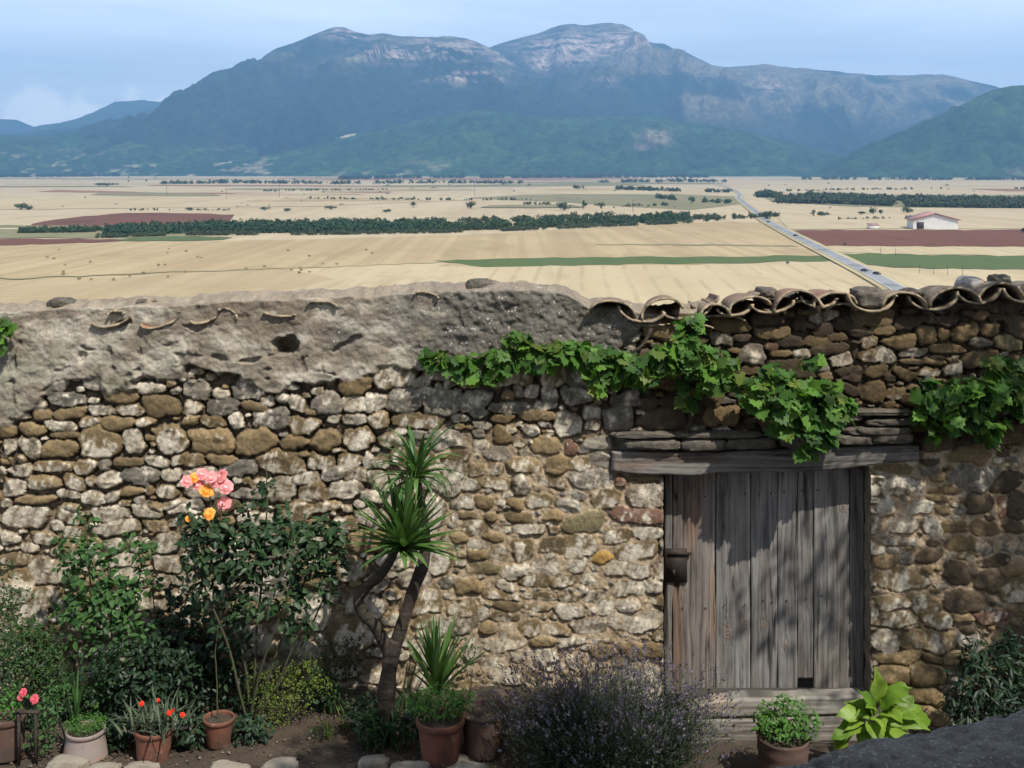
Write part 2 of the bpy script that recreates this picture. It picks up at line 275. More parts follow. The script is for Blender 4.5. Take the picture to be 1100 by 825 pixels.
# plaster lower edge
pb = np.interp(us, [-160, 0, 20, 34, 45, 60, 85, 105, 118, 150, 175, 205, 235, 290, 330, 370, 400, 430, 460, 600, 640, 662, 690, 705, 730, 1300],
                   [462, 458, 456, 445, 428, 408, 412, 404, 416, 412, 408, 404, 409, 413, 416, 410, 396, 392, 398, 396, 392, 376, 352, 350, 300, 300])
pb = pb[None] + (fbm(U / 30, V / 30, o=4, s=21) - .5) * 34
plas = sst(-3.5, 3.5, pb - V)
F1 = np.full((NR, NC), 9.); F2 = np.full((NR, NC), 9.); ID = np.full((NR, NC), -1, int)
SP = []
def put(cx, cy, ww, hh, ty, rot):
    a, b = ww * .525, hh * .535; k = len(SP)
    flat = cy < 480 and cx > 690
    p = random.uniform(2.6, 3.6) if flat else random.uniform(2.2, 3.6)
    i0, i1 = int((cx - 2 * a - 6 - us[0]) / STEP), int((cx + 2 * a + 6 - us[0]) / STEP) + 1
    i0, i1 = max(i0, 0), min(i1, NC)
    if i1 <= i0: return
    m = 2 * b + 6 + a * .4
    tmn, tmx = vtop[i0:i1].min(), vtop[i0:i1].max()
    j0 = int((cy - m - tmx) / (BOT - tmx) * NR) - 2; j1 = int((cy + m - tmn) / (BOT - tmn) * NR) + 3
    j0, j1 = max(j0, 0), min(j1, NR)
    if j1 <= j0: return
    sl = (slice(j0, j1), slice(i0, i1))
    dx = U[sl] - cx + w1[sl] * min(1, a / 14); dy = V[sl] - cy + w2[sl] * min(1, b / 10)
    c, s = math.cos(R(rot)), math.sin(R(rot))
    x = (dx * c + dy * s) / a; y = (-dx * s + dy * c) / b
    sk = random.uniform(-.25, .25); x = x + sk * y; y = y * (1 + random.uniform(-.22, .22) * x)
    f = (np.abs(x) ** p + np.abs(y) ** p) ** (1 / p)
    A, B = F1[sl], F2[sl]; better = f < A
    F2[sl] = np.where(better, A, np.minimum(B, f)); F1[sl] = np.where(better, f, A); ID[sl] = np.where(better, k, ID[sl])
    SP.append((cx, cy, a, b, ty, random.uniform(-1, 1), random.uniform(-.5, 1), flat))
for s in STONES: put(*s)
def typ(x, y):
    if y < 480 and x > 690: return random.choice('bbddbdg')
    if x > 960: return random.choice('bdbmwdg')
    if x < 260 and y > 540: return random.choice('wwmwmb')
    return random.choice('wwmmbmwg')
for a, cnt in ((24, 2500), (19, 3500), (14, 5000), (10, 7000), (7, 9000), (5, 12000), (3.6, 14000)):
    for q in range(cnt):
        x, y = random.uniform(-150, 1280), random.uniform(335, 830)
        flat = y < 480 and x > 690
        b = a * (random.uniform(.38, .6) if flat else random.uniform(.45, .8))
        i = int((x - us[0]) / STEP); 
        if i >= NC: continue
        if y < pb[0, i] - 2: continue
        ok = True
        for (ex, ey) in ((0, 0), (.7, 0), (-.7, 0), (0, .75), (0, -.75), (.5, .5), (-.5, .5), (.5, -.5), (-.5, -.5)):
            ii = int((x + ex * a - us[0]) / STEP); ii = min(max(ii, 0), NC - 1)
            jj = int((y + ey * b - vtop[ii]) / (BOT - vtop[ii]) * NR); jj = min(max(jj, 0), NR - 1)
            if F1[jj, ii] < 1.06: ok = False; break
        if ok: put(x, y, 2 * a / 1.04, 2 * b / 1.04, typ(x, y), random.uniform(-9, 9))
print('stones', len(SP))
SPa = np.array([(s[0], s[1], s[2], s[3], 'bwgmdroy'.index(s[4]), s[5], s[6], s[7]) for s in SP])
g = SPa[np.maximum(ID, 0)]
cx, cy, a_, b_, ty, r1, r2, flat = [g[..., k] for k in range(8)]
nb = fbm(U / 9, V / 9, o=4, s=31); nf = fbm(U / 3.2, V / 3.2, o=3, s=32); nbig = fbm(U / 60, V / 60, o=3, s=33); rid = fbm(U / 11 + V / 17, V / 9, o=4, s=34, ridge=True)
inside = F1 < 1
e = np.clip((F2 - F1) / .3, 0, 1)
dome = np.clip(1 - F1 ** 2.8, 0, 1) ** .55 * np.where(flat > .5, .8, 1)
# split faces: the angular stones are cut by a few flat planes
wrk = np.where(np.isin(ty, (1, 2, 3)), 1., .35) * (1 - .5 * (ty == 0)) * (1 - .55 * (1 - sst(380, 450, U)) * (1 - sst(540, 600, V)))
for q in range(4):
    an_ = np.sin(ID * (1.3 + q) + q * 2.1) * 3.14159; c_k = .62 + .3 * np.sin(ID * (2.7 + .9 * q) + q); s_k = .45 + .35 * np.cos(ID * (1.9 + q))
    pk = c_k - s_k * (((U - cx) / a_) * np.cos(an_) + ((V - cy) / b_) * np.sin(an_)) + (nf - .5) * .12
    dome = lerp(dome, np.minimum(dome, np.maximum(pk, .12)), wrk)
hk = .02 + .0014 * np.minimum(a_, b_) + .012 * r1
hk = np.maximum(hk, .008)
isw = np.isin(ty, (1, 2))
dx, dy = (U - cx) / a_, (V - cy) / b_
fac = fbm(U / 15 + 9 * np.sin(ID * 1.7), V / 10 + 5 * np.cos(ID * 2.3), o=2, s=36)
sth = dome * np.sqrt(np.clip(e * 1.15, 0, 1)) * hk * (.72 + .55 * fac) + .006 * dx * r2 * dome + np.where(isw, (rid - .5) * .026, (nb - .5) * .009) * dome + (nf - .5) * .007 * dome
# mortar: deep joints at upper left and upper right, nearly flush in the middle
flush = np.clip(sst(395, 470, U) * sst(440, 500, V) * (1 - sst(690, 720, U)) + sst(930, 950, U) * sst(470, 490, V) * (1 - sst(600, 700, V) * .5) + .45 * sst(520, 640, V) * (1 - sst(380, 430, U)), 0, 1)
mort = lerp(-.036, -.009, flush) + (nb - .5) * .03 + (nf - .5) * .012 + (nbig - .5) * .02
mort = mort - .016 * (1 - sst(1.02, 1.3, F1)) * (1 - plas) * (1 - .75 * flush)
H = np.maximum(mort, np.where(inside, -.012 + sth, -1))
stone_on = sst(-.003, .004, np.where(inside, -.012 + sth, -1) - mort)
# plaster / mud cap
pn = fbm(U / 45, V / 38, o=5, s=41, g=.55); crack = fbm(U / 34 + 5, V / 26, o=3, s=42, ridge=True); cr = sst(.80, .93, crack) * sst(355, 380, V)
ph = .034 + (pn - .5) * .075 + (fbm(U / 11, V / 9, o=4, s=43) - .5) * .024 + (nf - .5) * .007 - cr * .022
lumps = sst(440, 500, U) * (1 - sst(372, 392, V)); ph += lumps * ((fbm(U / 7, V / 7, o=3, s=45) - .5) * .035)
H = lerp(H, np.maximum(ph, H * .6 + .012), plas)
def hole(x, y, rx, ry, d, rot=0):
    global H
    c, s = math.cos(R(rot)), math.sin(R(rot)); ax, ay = U - x + w1 * .9, V - y + w2 * .9
    q = ((ax * c + ay * s) / rx) ** 2 + ((-ax * s + ay * c) / ry) ** 2
    H = H - d * (1 - sst(.45, 1.1, q))
hole(306, 372, 17, 11, .16); hole(237, 385, 10, 5, .035); hole(271, 387, 12, 4, .04); hole(374, 369, 20, 4, .03, -28); hole(88, 384, 6, 6, .03); hole(128, 350, 16, 4, .03, -12); hole(215, 352, 14, 4, .03, -8)
hole(342, 461, 2.6, 4, .08)
# recess behind the lintel and slabs
rec = (sst(655, 661, U) * (1 - sst(987, 993, U)) * sst(462, 466, V) * (1 - sst(509, 513, V)))
H = lerp(H, np.minimum(H, -.05), rec)
# upper right tucks back under the eaves
H -= .03 * sst(700, 740, U) * (1 - sst(338, 352, V))
# colours (albedo)
def C(*c): return np.array(c)
brown = lerp(C(.09, .064, .033), C(.26, .19, .1), (nb * .7 + .3 * r2 * .5 + .2)[..., None].clip(0, 1))
grey = lerp(C(.10, .088, .068), C(.31, .275, .22), nb[..., None])
streak = fbm(U / 3.5 + V / 9, V / 16, o=4, s=51, g=.6)
lime = lerp(C(.25, .21, .15), C(.64, .575, .465), sst(.25, .75, streak * .6 + nb * .4)[..., None])
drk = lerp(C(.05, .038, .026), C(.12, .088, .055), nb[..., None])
red = lerp(C(.13, .068, .047), C(.22, .135, .095), nb[..., None]); olive = lerp(C(.17, .14, .075), C(.25, .215, .12), nb[..., None]); och = lerp(C(.26, .16, .05), C(.42, .27, .08), nb[..., None])
cov = np.select([ty == 0, ty == 1, ty == 2, ty == 3, ty == 4, ty == 5, ty == 6, ty == 7], [.12, .66, .34, .48, .07, .34, .10, .02])
lm = sst(.5 - .10, .5 + .07, (nb * .45 + streak * .35 + nf * .2) + (cov - .5) * .75 + .07 * dy * (ty == 3) - .22 * sst(.72, 1, F1) + .05 * r2)
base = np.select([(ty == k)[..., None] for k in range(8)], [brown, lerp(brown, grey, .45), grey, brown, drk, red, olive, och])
tint = (1 + .22 * r1 + .12 * r2)[..., None]
ckk = sst(.82, .92, fbm(U / 8 + V / 14 + ID * 3.1, V / 7, o=3, s=37, ridge=True))
sc = lerp(base * tint, lime * (1 + .15 * r2[..., None]), lm[..., None] * .93) * (.80 + .40 * nf[..., None]); sc = lerp(sc, sc * .35, (ckk * np.where(isw, .8, .3))[..., None])
mdark = lerp(C(.07, .055, .038), C(.15, .115, .08), nb[..., None]); mbeige = lerp(C(.24, .175, .11), C(.52, .41, .28), (nb * .6 + nf * .4)[..., None])
warm = np.clip(flush + .25 * sst(470, 560, V) * (1 - sst(690, 700, U)), 0, 1)
mc = lerp(mdark, mbeige, warm[..., None])
cl = lerp(mc, sc, stone_on[..., None])
dirt = sst(.52, .66, nbig)[..., None] * .35
cl = lerp(cl, cl * C(.62, .55, .45), dirt)
urd = (sst(690, 740, U) * (1 - sst(462, 488, V)))[..., None]            # darker stone from above the door to the right end
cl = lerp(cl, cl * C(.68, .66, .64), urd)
pcol = lerp(C(.22, .187, .14), C(.46, .415, .335), sst(.3, .72, fbm(U / 32, V / 24, o=5, s=61, g=.6))[..., None])
pcol = lerp(pcol, C(.17, .135, .1), (sst(.48, .68, fbm(U / 50, V / 14, o=4, s=62)) * (1 - sst(345, 385, V)) * .75)[..., None])
pcol = lerp(pcol, C(.29, .27, .205), (sst(.45, .6, fbm(U / 60, V / 40, o=3, s=63)) * sst(360, 400, V) * (1 - sst(90, 200, U)))[..., None])
pcol = lerp(pcol, C(.07, .058, .045), (cr * .6)[..., None])
cl = lerp(cl, pcol, plas[..., None])
lich = np.clip(sst(.40, .56, fbm(U / 42, V / 30, o=4, s=71) + .26 * sst(440, 520, U) * (1 - sst(660, 700, U)) - .15 * (1 - sst(330, 460, U)) + .06 * (1 - sst(328, 340, V))), 0, 1) * plas * (1 - sst(372, 396, V)) * (.12 + .88 * sst(395, 470, U))
lich = np.maximum(lich, plas * .9 * np.exp(-(((U - 372) / 22) ** 2 + ((V - 360) / 12) ** 2)))
lich = np.maximum(lich, plas * .7 * np.exp(-(((U - 8) / 14) ** 2 + ((V - 388) / 6) ** 2)))
X = (U - CX) / F * WD; Z = CZ - (V - HY) / F * WD
Y = WD - H
# cap and back rows in front of row 0
nb_ = 18; th = .46
cap = []; capc = []
for k in range(nb_):
    q = k / (nb_ - 1)
    zz = Z[0] + .045 * math.sin(math.pi * (1 - q)) + (fbm(us / 16, 40 + (1 - q) * 6, o=3, s=81) - .5) * .07 * math.sin(math.pi * min(1, (1 - q) * 1.15 + .001))
    cap.append(np.stack([X[0], np.full(NC, WD + th) * (1 - q) + Y[0] * q, zz], -1)); capc.append(lerp(C(.17, .135, .095), C(.36, .3, .225), fbm(us / 9, 3 + q * 4, o=4, s=82)[:, None]))
bk = np.stack([X[0], np.full(NC, WD + th + .02), np.full(NC, -4.)], -1)
pts = np.concatenate([bk[None], np.stack(cap[:-1]), np.stack([X, Y, Z], -1)])
cols = np.concatenate([cl[:1], np.stack(capc[:-1]), cl]); lic = np.concatenate([lich[:1]] + [lich[:1] * .35] * (nb_ - 1) + [lich])
o0 = nb_
cu = (U[:-1, :-1] + STEP / 2); cv = (V[:-1, :-1] + V[1:, 1:]) / 2
keepd = ~((cu > 713) & (cu < 935.5) & (cv > 503) & (cv < 803))
keep = np.concatenate([np.ones((o0, NC - 1), bool), keepd])
wall = empty('stone_wall', (0, WD, 0), 'long rubble stone wall with crumbling plaster cap, clay tile coping and an old plank door', 'wall')
mb = MB(); mb.add(pts.reshape(-1, 3), gridfaces(len(pts), NC, keep), c=cols.reshape(-1, 3))
lic = lic.ravel()
# reveals of the doorway
jj = np.where((V[:, 0] > -1))[0]
for uu in (713, 935.5):
    i = int(round((uu - us[0]) / STEP)); rows = np.where((V[:, i] > 500) & (V[:, i] < 806))[0]
    f0 = pts[o0 + rows, i]; n = len(rows); ring = []
    for k in range(9):
        q = k / 8; v = f0.copy(); v[:, 1] = f0[:, 1] * (1 - q) + (WD + .42) * q
        v[:, 0] += (fbm(v[:, 2] * 14, q * 3 + uu, o=3, s=91) - .5) * .03 * (q > 0)
        ring.append(v)
    vv = np.stack(ring, 1); cc = lerp(C(.1, .08, .06), C(.3, .25, .19), fbm(vv[..., 2] * 12, vv[..., 1] * 14, o=4, s=92)[..., None])
    mb.add(vv.reshape(-1, 3), gridfaces(n, 9), c=cc.reshape(-1, 3)); lic = np.concatenate([lic, np.zeros(n * 9)])
def sub(o, parent):
    o.parent = parent; o.matrix_parent_inverse = Matrix.Translation(-Vector(parent.location)); return o
sub(mb.build('masonry', M['masonry'], None, smooth=True, attrs={'lichen': lic}), wall)
del pts, cols, X, Y, Z, cl

# ------------------------------------------------------------------ timber
def timber(name, parent, xa, xb, za, zb, yf, thick, seed, vertical, tint=(0, 0, 0), knots=(), res=.006, wear=.5, edge=0., light=1., topfn=None, botfn=None, cut=None):
    """board in the XZ plane with worn grain; knots = (x, z, r) in metres"""
    nx = max(3, int((xb - xa) / res)); nz = max(3, int(((topfn(np.array([xa]))[0] - botfn(np.array([xa]))[0]) if topfn else (zb - za)) / res))
    s_ = np.linspace(0, 1, nx)[None]; t_ = np.linspace(0, 1, nz)[:, None]
    x = xa + (xb - xa) * s_ + 0 * t_; z = za + (zb - za) * t_ + 0 * s_
    if topfn is not None: z = lerp(botfn(x), topfn(x), t_)
    if vertical: x = x + ((fbm(z * 2.5, seed * 7.7, o=3, s=seed) - .5) * .012) * 1
    al, ac = (z, x) if vertical else (x, z)
    wob = (fbm(al * 1.3, ac * 6, o=3, s=seed + 1) - .5) * .05
    for (kx, kz, kr) in knots:
        ka, kc = (kz, kx) if vertical else (kx, kz)
        d2 = ((al - ka) / (kr * 2.6)) ** 2 + ((ac - kc) / (kr * 1.5)) ** 2
        wob = wob + np.sign(ac - kc + 1e-5) * -kr * .8 * np.exp(-d2)
    gr = fbm((ac + wob) * 75, al * 1.6, o=4, s=seed + 2, g=.6); fine = fbm((ac + wob) * 210, al * 5, o=3, s=seed + 3)
    big = fbm(ac * 9, al * 2.2, o=4, s=seed + 4)
    c = lerp(np.array((.072, .069, .065)), np.array((.31, .3, .285)), np.clip((gr - .5) * 1.1 + (fine - .5) * .4 + (big - .5) * .9 + .48, 0, 1)[..., None]) * light
    c = lerp(c, c * np.array((1.25, .86, .62)) * .85, (sst(.5, .68, fbm(ac * 7, al * 1.5, o=3, s=seed + 5)) * wear)[..., None])
    c = c * (1 + np.array(tint))
    dp = (gr - .5) * .012 + (fine - .5) * .003
    ckr = sst(.80, .9, fbm((ac + wob) * 16, al * .8, o=2, s=seed + 6, ridge=True)) * sst(.5, .62, fbm(ac * 20, al * 1.7, o=2, s=seed + 7))
    dp = dp - ckr * .008; c = lerp(c, c * .3, ckr[..., None])
    for (kx, kz, kr) in knots:
        rr = np.sqrt(((x - kx)) ** 2 + ((z - kz) * (1 if not vertical else .8)) ** 2) / kr
        kk = 1 - sst(.75, 1.1, rr); ringp = .5 + .5 * np.sin(rr * 11)
        c = lerp(c, lerp(np.array((.085, .06, .045)), np.array((.24, .2, .165)), ringp[..., None]), (kk * .8)[..., None]); dp = dp + kk * .003 * ringp
    er = np.minimum(np.minimum(s_ * (xb - xa), (1 - s_) * (xb - xa)), np.minimum(t_ * (zb - za), (1 - t_) * (zb - za)))
    rl = max(edge, .006); dp = dp - rl * (1 - np.clip(er / rl, 0, 1)) ** 2 * .8
    c = c * (1 - .0 * er)[..., None]
    y = yf - dp
    fr = np.stack([x, y, z], -1)
    m = MB()
    kp = None
    if cut is not None:
        xm = (x[:-1, :-1] + x[1:, 1:]) / 2; zm = (z[:-1, :-1] + z[1:, 1:]) / 2; kp = ~((xm > cut[0]) & (xm < cut[1]) & (zm > cut[2]) & (zm < cut[3]))
    m.add(fr.reshape(-1, 3), gridfaces(nz, nx, kp), c=c.reshape(-1, 3))
    bd = np.concatenate([np.stack([np.zeros(nx, int), np.arange(nx)], 1), np.stack([np.arange(nz), np.full(nz, nx - 1)], 1)[1:], np.stack([np.full(nx, nz - 1), np.arange(nx)[::-1]], 1)[1:], np.stack([np.arange(nz)[::-1], np.zeros(nz, int)], 1)[1:]])
    ring = fr[bd[:, 0], bd[:, 1]]; rc = c[bd[:, 0], bd[:, 1]]; bkr = ring.copy(); bkr[:, 1] = yf + thick
    n = len(ring); i = np.arange(n - 1)
    m.add(np.concatenate([ring, bkr]), np.stack([i, i + 1, i + 1 + n, i + n], 1), c=np.concatenate([rc, rc]) * .8)
    if cut is None:
        zl_, zh_ = z.min() + .01, z.max() - .01
        m.add(np.array([(xa, yf + thick, zl_), (xb, yf + thick, zl_), (xb, yf + thick, zh_), (xa, yf + thick, zh_)]), [[0, 1, 2, 3]], c=np.array((.1, .09, .08)))
    o = m.build(name, M['wood'], None, smooth=True); return sub(o, parent) if parent else o
def Xp(px, d): return (px - CX) / F * d
def Zp(py, d): return CZ - (py - HY) / F * d
DD = WD + .17
def box(m, x0, x1, y0, y1, z0, z1, c=None):
    v = [(x, y, z) for x in (x0, x1) for y in (y0, y1) for z in (z0, z1)]
    m.add(v, [[0, 1, 3, 2], [4, 6, 7, 5], [0, 4, 5, 1], [2, 3, 7, 6], [0, 2, 6, 4], [1, 5, 7, 3]], c=c)
m = MB()
for pyb in (535, 648, 725): box(m, Xp(716, DD), Xp(926, DD), DD + .042, DD + .075, Zp(pyb + 7, DD), Zp(pyb - 7, DD), c=np.array((.06, .05, .045)))
door = sub(m.build('plank_door', M['wood']), wall)      # the ledges behind, carrying the planks
def sub2(o): o.parent = door; return o
pl_e = [714, 722.5, 769, 806.5, 835, 857, 874, 913, 929]
kn = {2: [(782, 681, .035), (801, 668, .022)], 3: [(820, 671, .024)], 4: [(844, 694, .024)], 6: [(905, 546, .026)], 1: [(733, 640, .02)]}
tn = [(-.3, -.32, -.34), (0, -.1, -.17), (0, 0, 0), (.03, .01, 0), (.05, .03, .02), (-.08, -.12, -.14), (-.06, -.08, -.1), (-.2, -.21, -.2)]
for k in range(8):
    xa, xb = Xp(pl_e[k], DD) + .003, Xp(pl_e[k + 1], DD) - .003
    zt = Zp(498, DD); zb = Zp(746 + (k % 3) * 1.2 - k * .5, DD)
    if k == 5: zb = Zp(729, DD)
    kk = [(Xp(a, DD), Zp(b, DD), r) for a, b, r in kn.get(k, [])]
    o = timber('plank', None, xa, xb, zb, zt, DD + (k * 7 % 3) * .004, .035, 100 + k * 13, True, tn[k], kk, wear=.6 if k == 1 else .18, light=1.0)
    sub2(o)
m = MB(); box(m, Xp(708, DD), Xp(945, DD), DD + .22, DD + .27, -.5, Zp(490, DD)); sub(m.build('shade_panel', M['dark']), wall)  # near-black panel painted to stand for the shade behind the door
# lock plate, nails
m = MB(); x0, x1, z0, z1 = Xp(714.5, DD), Xp(738, DD), Zp(625, DD), Zp(589, DD)
box(m, x0, x1, DD - .016, DD - .002, z0, z1); box(m, x0 + .02, x1 + .03, DD - .03, DD - .012, z1 - .045, z1 - .025)
box(m, Xp(722, DD), Xp(725, DD), DD - .022, DD - .014, Zp(618, DD), Zp(611, DD)); sub2(m.build('lock_plate', M['iron']))
for (px, py) in [(735, 533), (757, 533), (778, 531), (800, 530), (815, 531), (828, 530), (842, 528), (862, 527), (878, 526), (866, 538), (777, 565), (778, 650), (800, 650), (820, 645), (829, 647), (845, 645), (882, 640), (866, 643), (733, 653), (758, 653)]:
    bm_ = bmesh.new(); bmesh.ops.create_icosphere(bm_, subdivisions=1, radius=.008); me = bpy.data.meshes.new('nail'); bm_.to_mesh(me); bm_.free()
    me.materials.append(M['iron']); o = bpy.data.objects.new('nail', me); col.objects.link(o); o.parent = door
    o.location = Vector(P(px, py, DD)) + Vector((0, -.004, 0)); o.scale = (1, .5, 1)
# lintel beams, slabs and sill timbers
LD = WD - .03
lt = lambda x: np.interp(x * F / LD + CX, [655, 700, 770, 860, 990], [Zp(485, LD), Zp(486, LD), Zp(486.5, LD), Zp(483, LD), Zp(478, LD)]) + (fbm(x * 5, 1.3, o=3, s=3) - .5) * .02
lb = lambda x: np.interp(x * F / LD + CX, [655, 670, 720, 745, 770, 820, 880, 935, 990], [Zp(506, LD), Zp(509, LD), Zp(511, LD), Zp(512, LD), Zp(508, LD), Zp(508, LD), Zp(507, LD), Zp(500, LD), Zp(495, LD)]) + (fbm(x * 5, 7.3, o=3, s=4) - .5) * .018
timber('lintel', wall, Xp(657, LD), Xp(988, LD), 0, 1, LD - .012, .2, 331, False, (-.26, -.30, -.33), res=.008, edge=.03, topfn=lt, botfn=lb)
SD = WD + .02
st_ = lambda x: np.interp(x * F / SD + CX, [745, 770, 800, 850, 940], [Zp(760, SD), Zp(754, SD), Zp(750.5, SD), Zp(750.5, SD), Zp(746, SD)]) + (fbm(x * 6, 2.3, o=3, s=5) - .5) * .02
sm_ = lambda x: np.interp(x * F / SD + CX, [745, 940], [Zp(774, SD), Zp(769, SD)]) + (fbm(x * 6, 4.3, o=3, s=6) - .5) * .012
sb_ = lambda x: np.interp(x * F / SD + CX, [745, 940], [Zp(802, SD), Zp(796, SD)]) + (fbm(x * 6, 6.3, o=3, s=7) - .5) * .02
timber('threshold_beam', wall, Xp(738, SD), Xp(934, SD), 0, 1, SD, .14, 361, False, (.18, .12, .02), res=.008, edge=.02, topfn=st_, botfn=lambda x: sm_(x) + .006, wear=.3, light=1.15)
timber('threshold_beam', wall, Xp(730, SD), Xp(934, SD), 0, 1, SD - .015, .14, 391, False, (.16, .08, -.04), res=.008, edge=.02, topfn=sm_, botfn=sb_, wear=.3, light=1.05)

# ------------------------------------------------------------------ rocks
def rockmesh(name, r, seed, mtl, sub=4, amp=.55, pw=.65):
    bm_ = bmesh.new(); bmesh.ops.create_icosphere(bm_, subdivisions=sub, radius=1)
    co = np.array([v.co[:] for v in bm_.verts]); d = 1 + amp * (fbm(co[:, 0] * 1.1 + seed, co[:, 1] * 1.1, co[:, 2] * 1.1, o=4, s=seed) - .5) * 2
    co = co * d[:, None]
    co = np.sign(co) * np.abs(co) ** pw * np.array(r) + (fbm(co[:, 0] * 4 + seed, co[:, 1] * 4, co[:, 2] * 4, o=3, s=seed + 1)[:, None] - .5) * .26 * np.array(r)
    for v, c in zip(bm_.verts, co): v.co = c
    me = bpy.data.meshes.new(name); bm_.to_mesh(me); bm_.free(); me.materials.append(mtl)
    me.polygons.foreach_set('use_smooth', np.ones(len(me.polygons), bool)); return me
def rock(name, px, py, d, w_, h_, dp, seed, mtl='rock', parent=None, **k):
    sc_ = d / F; me = rockmesh(name, (w_ / 2 * sc_, dp, h_ / 2 * sc_), seed, M[mtl], **k)
    o = bpy.data.objects.new(name, me); col.objects.link(o); o.location = P(px, py, d)
    o.rotation_euler = (0, 0, 0)
    if parent: o.parent = parent; o.location = Vector(o.location) - Vector(parent.location)
    return o
# flat stones packed between lintel and masonry: parts of the wall
for k, (px, py, ww, hh) in enumerate([(700, 476, 62, 9), (755, 476, 50, 10), (806, 475, 56, 10), (862, 473, 56, 12), (915, 471, 46, 9), (955, 469, 50, 9), (690, 466, 70, 5), (770, 466, 96, 5), (860, 463, 80, 7), (940, 461, 70, 7), (892, 447, 70, 6), (935, 442, 90, 5), (960, 452, 70, 7)]):
    o = rock('packing_stone', px, py, WD - .005, ww, hh * 1.25, .09, 400 + k, 'rock', wall, amp=.32, pw=.55)
tag(rock('loose_rock', 67, 326, WD + .12, 25, 13, .1, 2), 'dark loose rock lying on the far left end of the plaster wall top', 'rock')
tag(rock('loose_rock', 160, 325, WD + .1, 22, 8, .09, 3), 'low flat stone on the left plaster wall top, near embedded tile ends', 'rock')
tag(rock('loose_rock', 515, 307, WD + .15, 24, 15, .1, 4), 'brown loose rock on the middle of the wall top, above the grape vine', 'rock')
tag(rock('loose_rock', 931, 319, WD + .06, 35, 22, .14, 8), 'dark flat rock wedged in the tile channel where the road meets the wall', 'rock')
tag(rock('loose_rock', 979, 319, WD + .12, 25, 19, .12, 6), 'brown rounded rock leaning against the crest of a coping tile', 'rock')
tag(rock('loose_rock', 1041, 309, WD + .14, 27, 22, .13, 7, 'rockred'), 'grey rock with an orange red patch on the tile coping', 'rock')
tag(rock('loose_rock', 1073, 302, WD + .2, 22, 14, .1, 9), 'small dark rock on top of the rightmost tile crest', 'rock')
tag(rock('loose_rock', 823, 315, WD + .18, 17, 13, .16, 10), 'dark blocky stone behind the left half of the tile coping', 'rock')

# ------------------------------------------------------------------ curved clay tiles
def tile(px, py, hw, hh, up=True, d=WD - .11, ln=.48, pitch=-1.5, roll=0, yaw=0, seed=0, th_=.018, parent=wall, tintc=None):
    """half-pipe tile whose front end shows at the pixel: hw half width, hh rise, both in photo pixels"""
    s = d / F; a = hw * s; b = hh * s * .88; n = 19; m_ = 12
    ang = np.linspace(0, math.pi, n); rows = []; colr = []
    rngt = np.random.default_rng(seed + 900)
    for off in (0, th_):
        for j in range(m_):
            q = j / (m_ - 1); k = 1 - .16 * q
            wv = 1 + .05 * (fbm(ang * 2, q * 3 + seed, o=2, s=seed) - .5)
            chip = (fbm(ang * 3.5, seed * 3.1, o=3, s=seed + 3) - .5) * .05 * (1 - q)
            xx = np.cos(ang) * (a - off) * k * wv; zz = np.sin(ang) * (b - off) * k * wv
            if not up: zz = -zz
            rows.append(np.stack([xx, np.full(n, q * ln) + chip, zz + math.tan(R(pitch)) * q * ln], -1))
    v = np.stack(rows).reshape(-1, 3)
    c_, s_ = math.cos(R(roll)), math.sin(R(roll)); v = np.stack([v[:, 0] * c_ + v[:, 2] * s_, v[:, 1], -v[:, 0] * s_ + v[:, 2] * c_], -1)
    c_, s_ = math.cos(R(yaw)), math.sin(R(yaw)); v = np.stack([v[:, 0] * c_ + v[:, 1] * s_, -v[:, 0] * s_ + v[:, 1] * c_, v[:, 2]], -1)
    zoff = -b if up else b
    v = v + P(px, py, d) + np.array((0, 0, zoff))
    m = MB(); g1 = gridfaces(m_, n); g2 = gridfaces(m_, n)[:, ::-1] + m_ * n
    i = np.arange(n - 1); e1 = np.stack([i, i + 1, i + 1 + m_ * n, i + m_ * n], 1)
    j = np.arange(m_ - 1) * n; e2 = np.stack([j, j + n, j + n + m_ * n, j + m_ * n], 1)[:, ::-1]; e3 = np.stack([j, j + n, j + n + m_ * n, j + m_ * n], 1) + n - 1
    i2 = i + (m_ - 1) * n; e4 = np.stack([i2, i2 + 1, i2 + 1 + m_ * n, i2 + m_ * n], 1)[:, ::-1]
    t1 = tintc or random.choice([(.27, .2, .13), (.23, .17, .11), (.2, .13, .085), (.17, .14, .1)])
    cc = np.array(t1) * (.6 + .8 * fbm(v[:, 0] * 9, v[:, 1] * 9, v[:, 2] * 9, o=4, s=seed + 7)[:, None])
    rim = np.tile((np.repeat(np.arange(m_), n) < 1), 2); cc[rim] = np.array((.33, .26, .17)) * (.8 + .4 * rngt.random((rim.sum(), 1)))
    m.add(v, g1, g2, e1, e2, e3, e4, c=cc)
    o = m.build('roof_tile', M['tile'], None, smooth=True); return sub(o, parent)
TL = [(657, 322, 27, 20, 1, 3), (690, 347, 26, 17, 0, 8), (712, 320, 24, 20, 1, -16), (738, 344, 28, 16, 0, -10), (769, 326, 17, 14, 1, 4), (790, 340, 20, 12, 0, -8), (806, 318, 24, 16, 1, -10), (830, 337, 24, 14, 0, -6),
      (858, 311, 27, 26, 1, -6), (880, 331, 20, 13, 0, 2), (898, 313, 25, 18, 1, -4), (937, 336, 27, 22, 0, 2), (972, 313, 25, 20, 1, 2), (1003, 334, 27, 20, 0, -4), (1027, 308, 28, 22, 1, -4), (1052, 327, 25, 18, 0, -4), (1076, 303, 26, 22, 1, 0), (1104, 326, 27, 20, 0, -3), (1132, 303, 27, 22, 1, 0), (1160, 326, 27, 20, 0, 0), (1188, 303, 27, 22, 1, 0), (1216, 325, 27, 20, 0, 0), (1244, 303, 27, 22, 1, 0)]
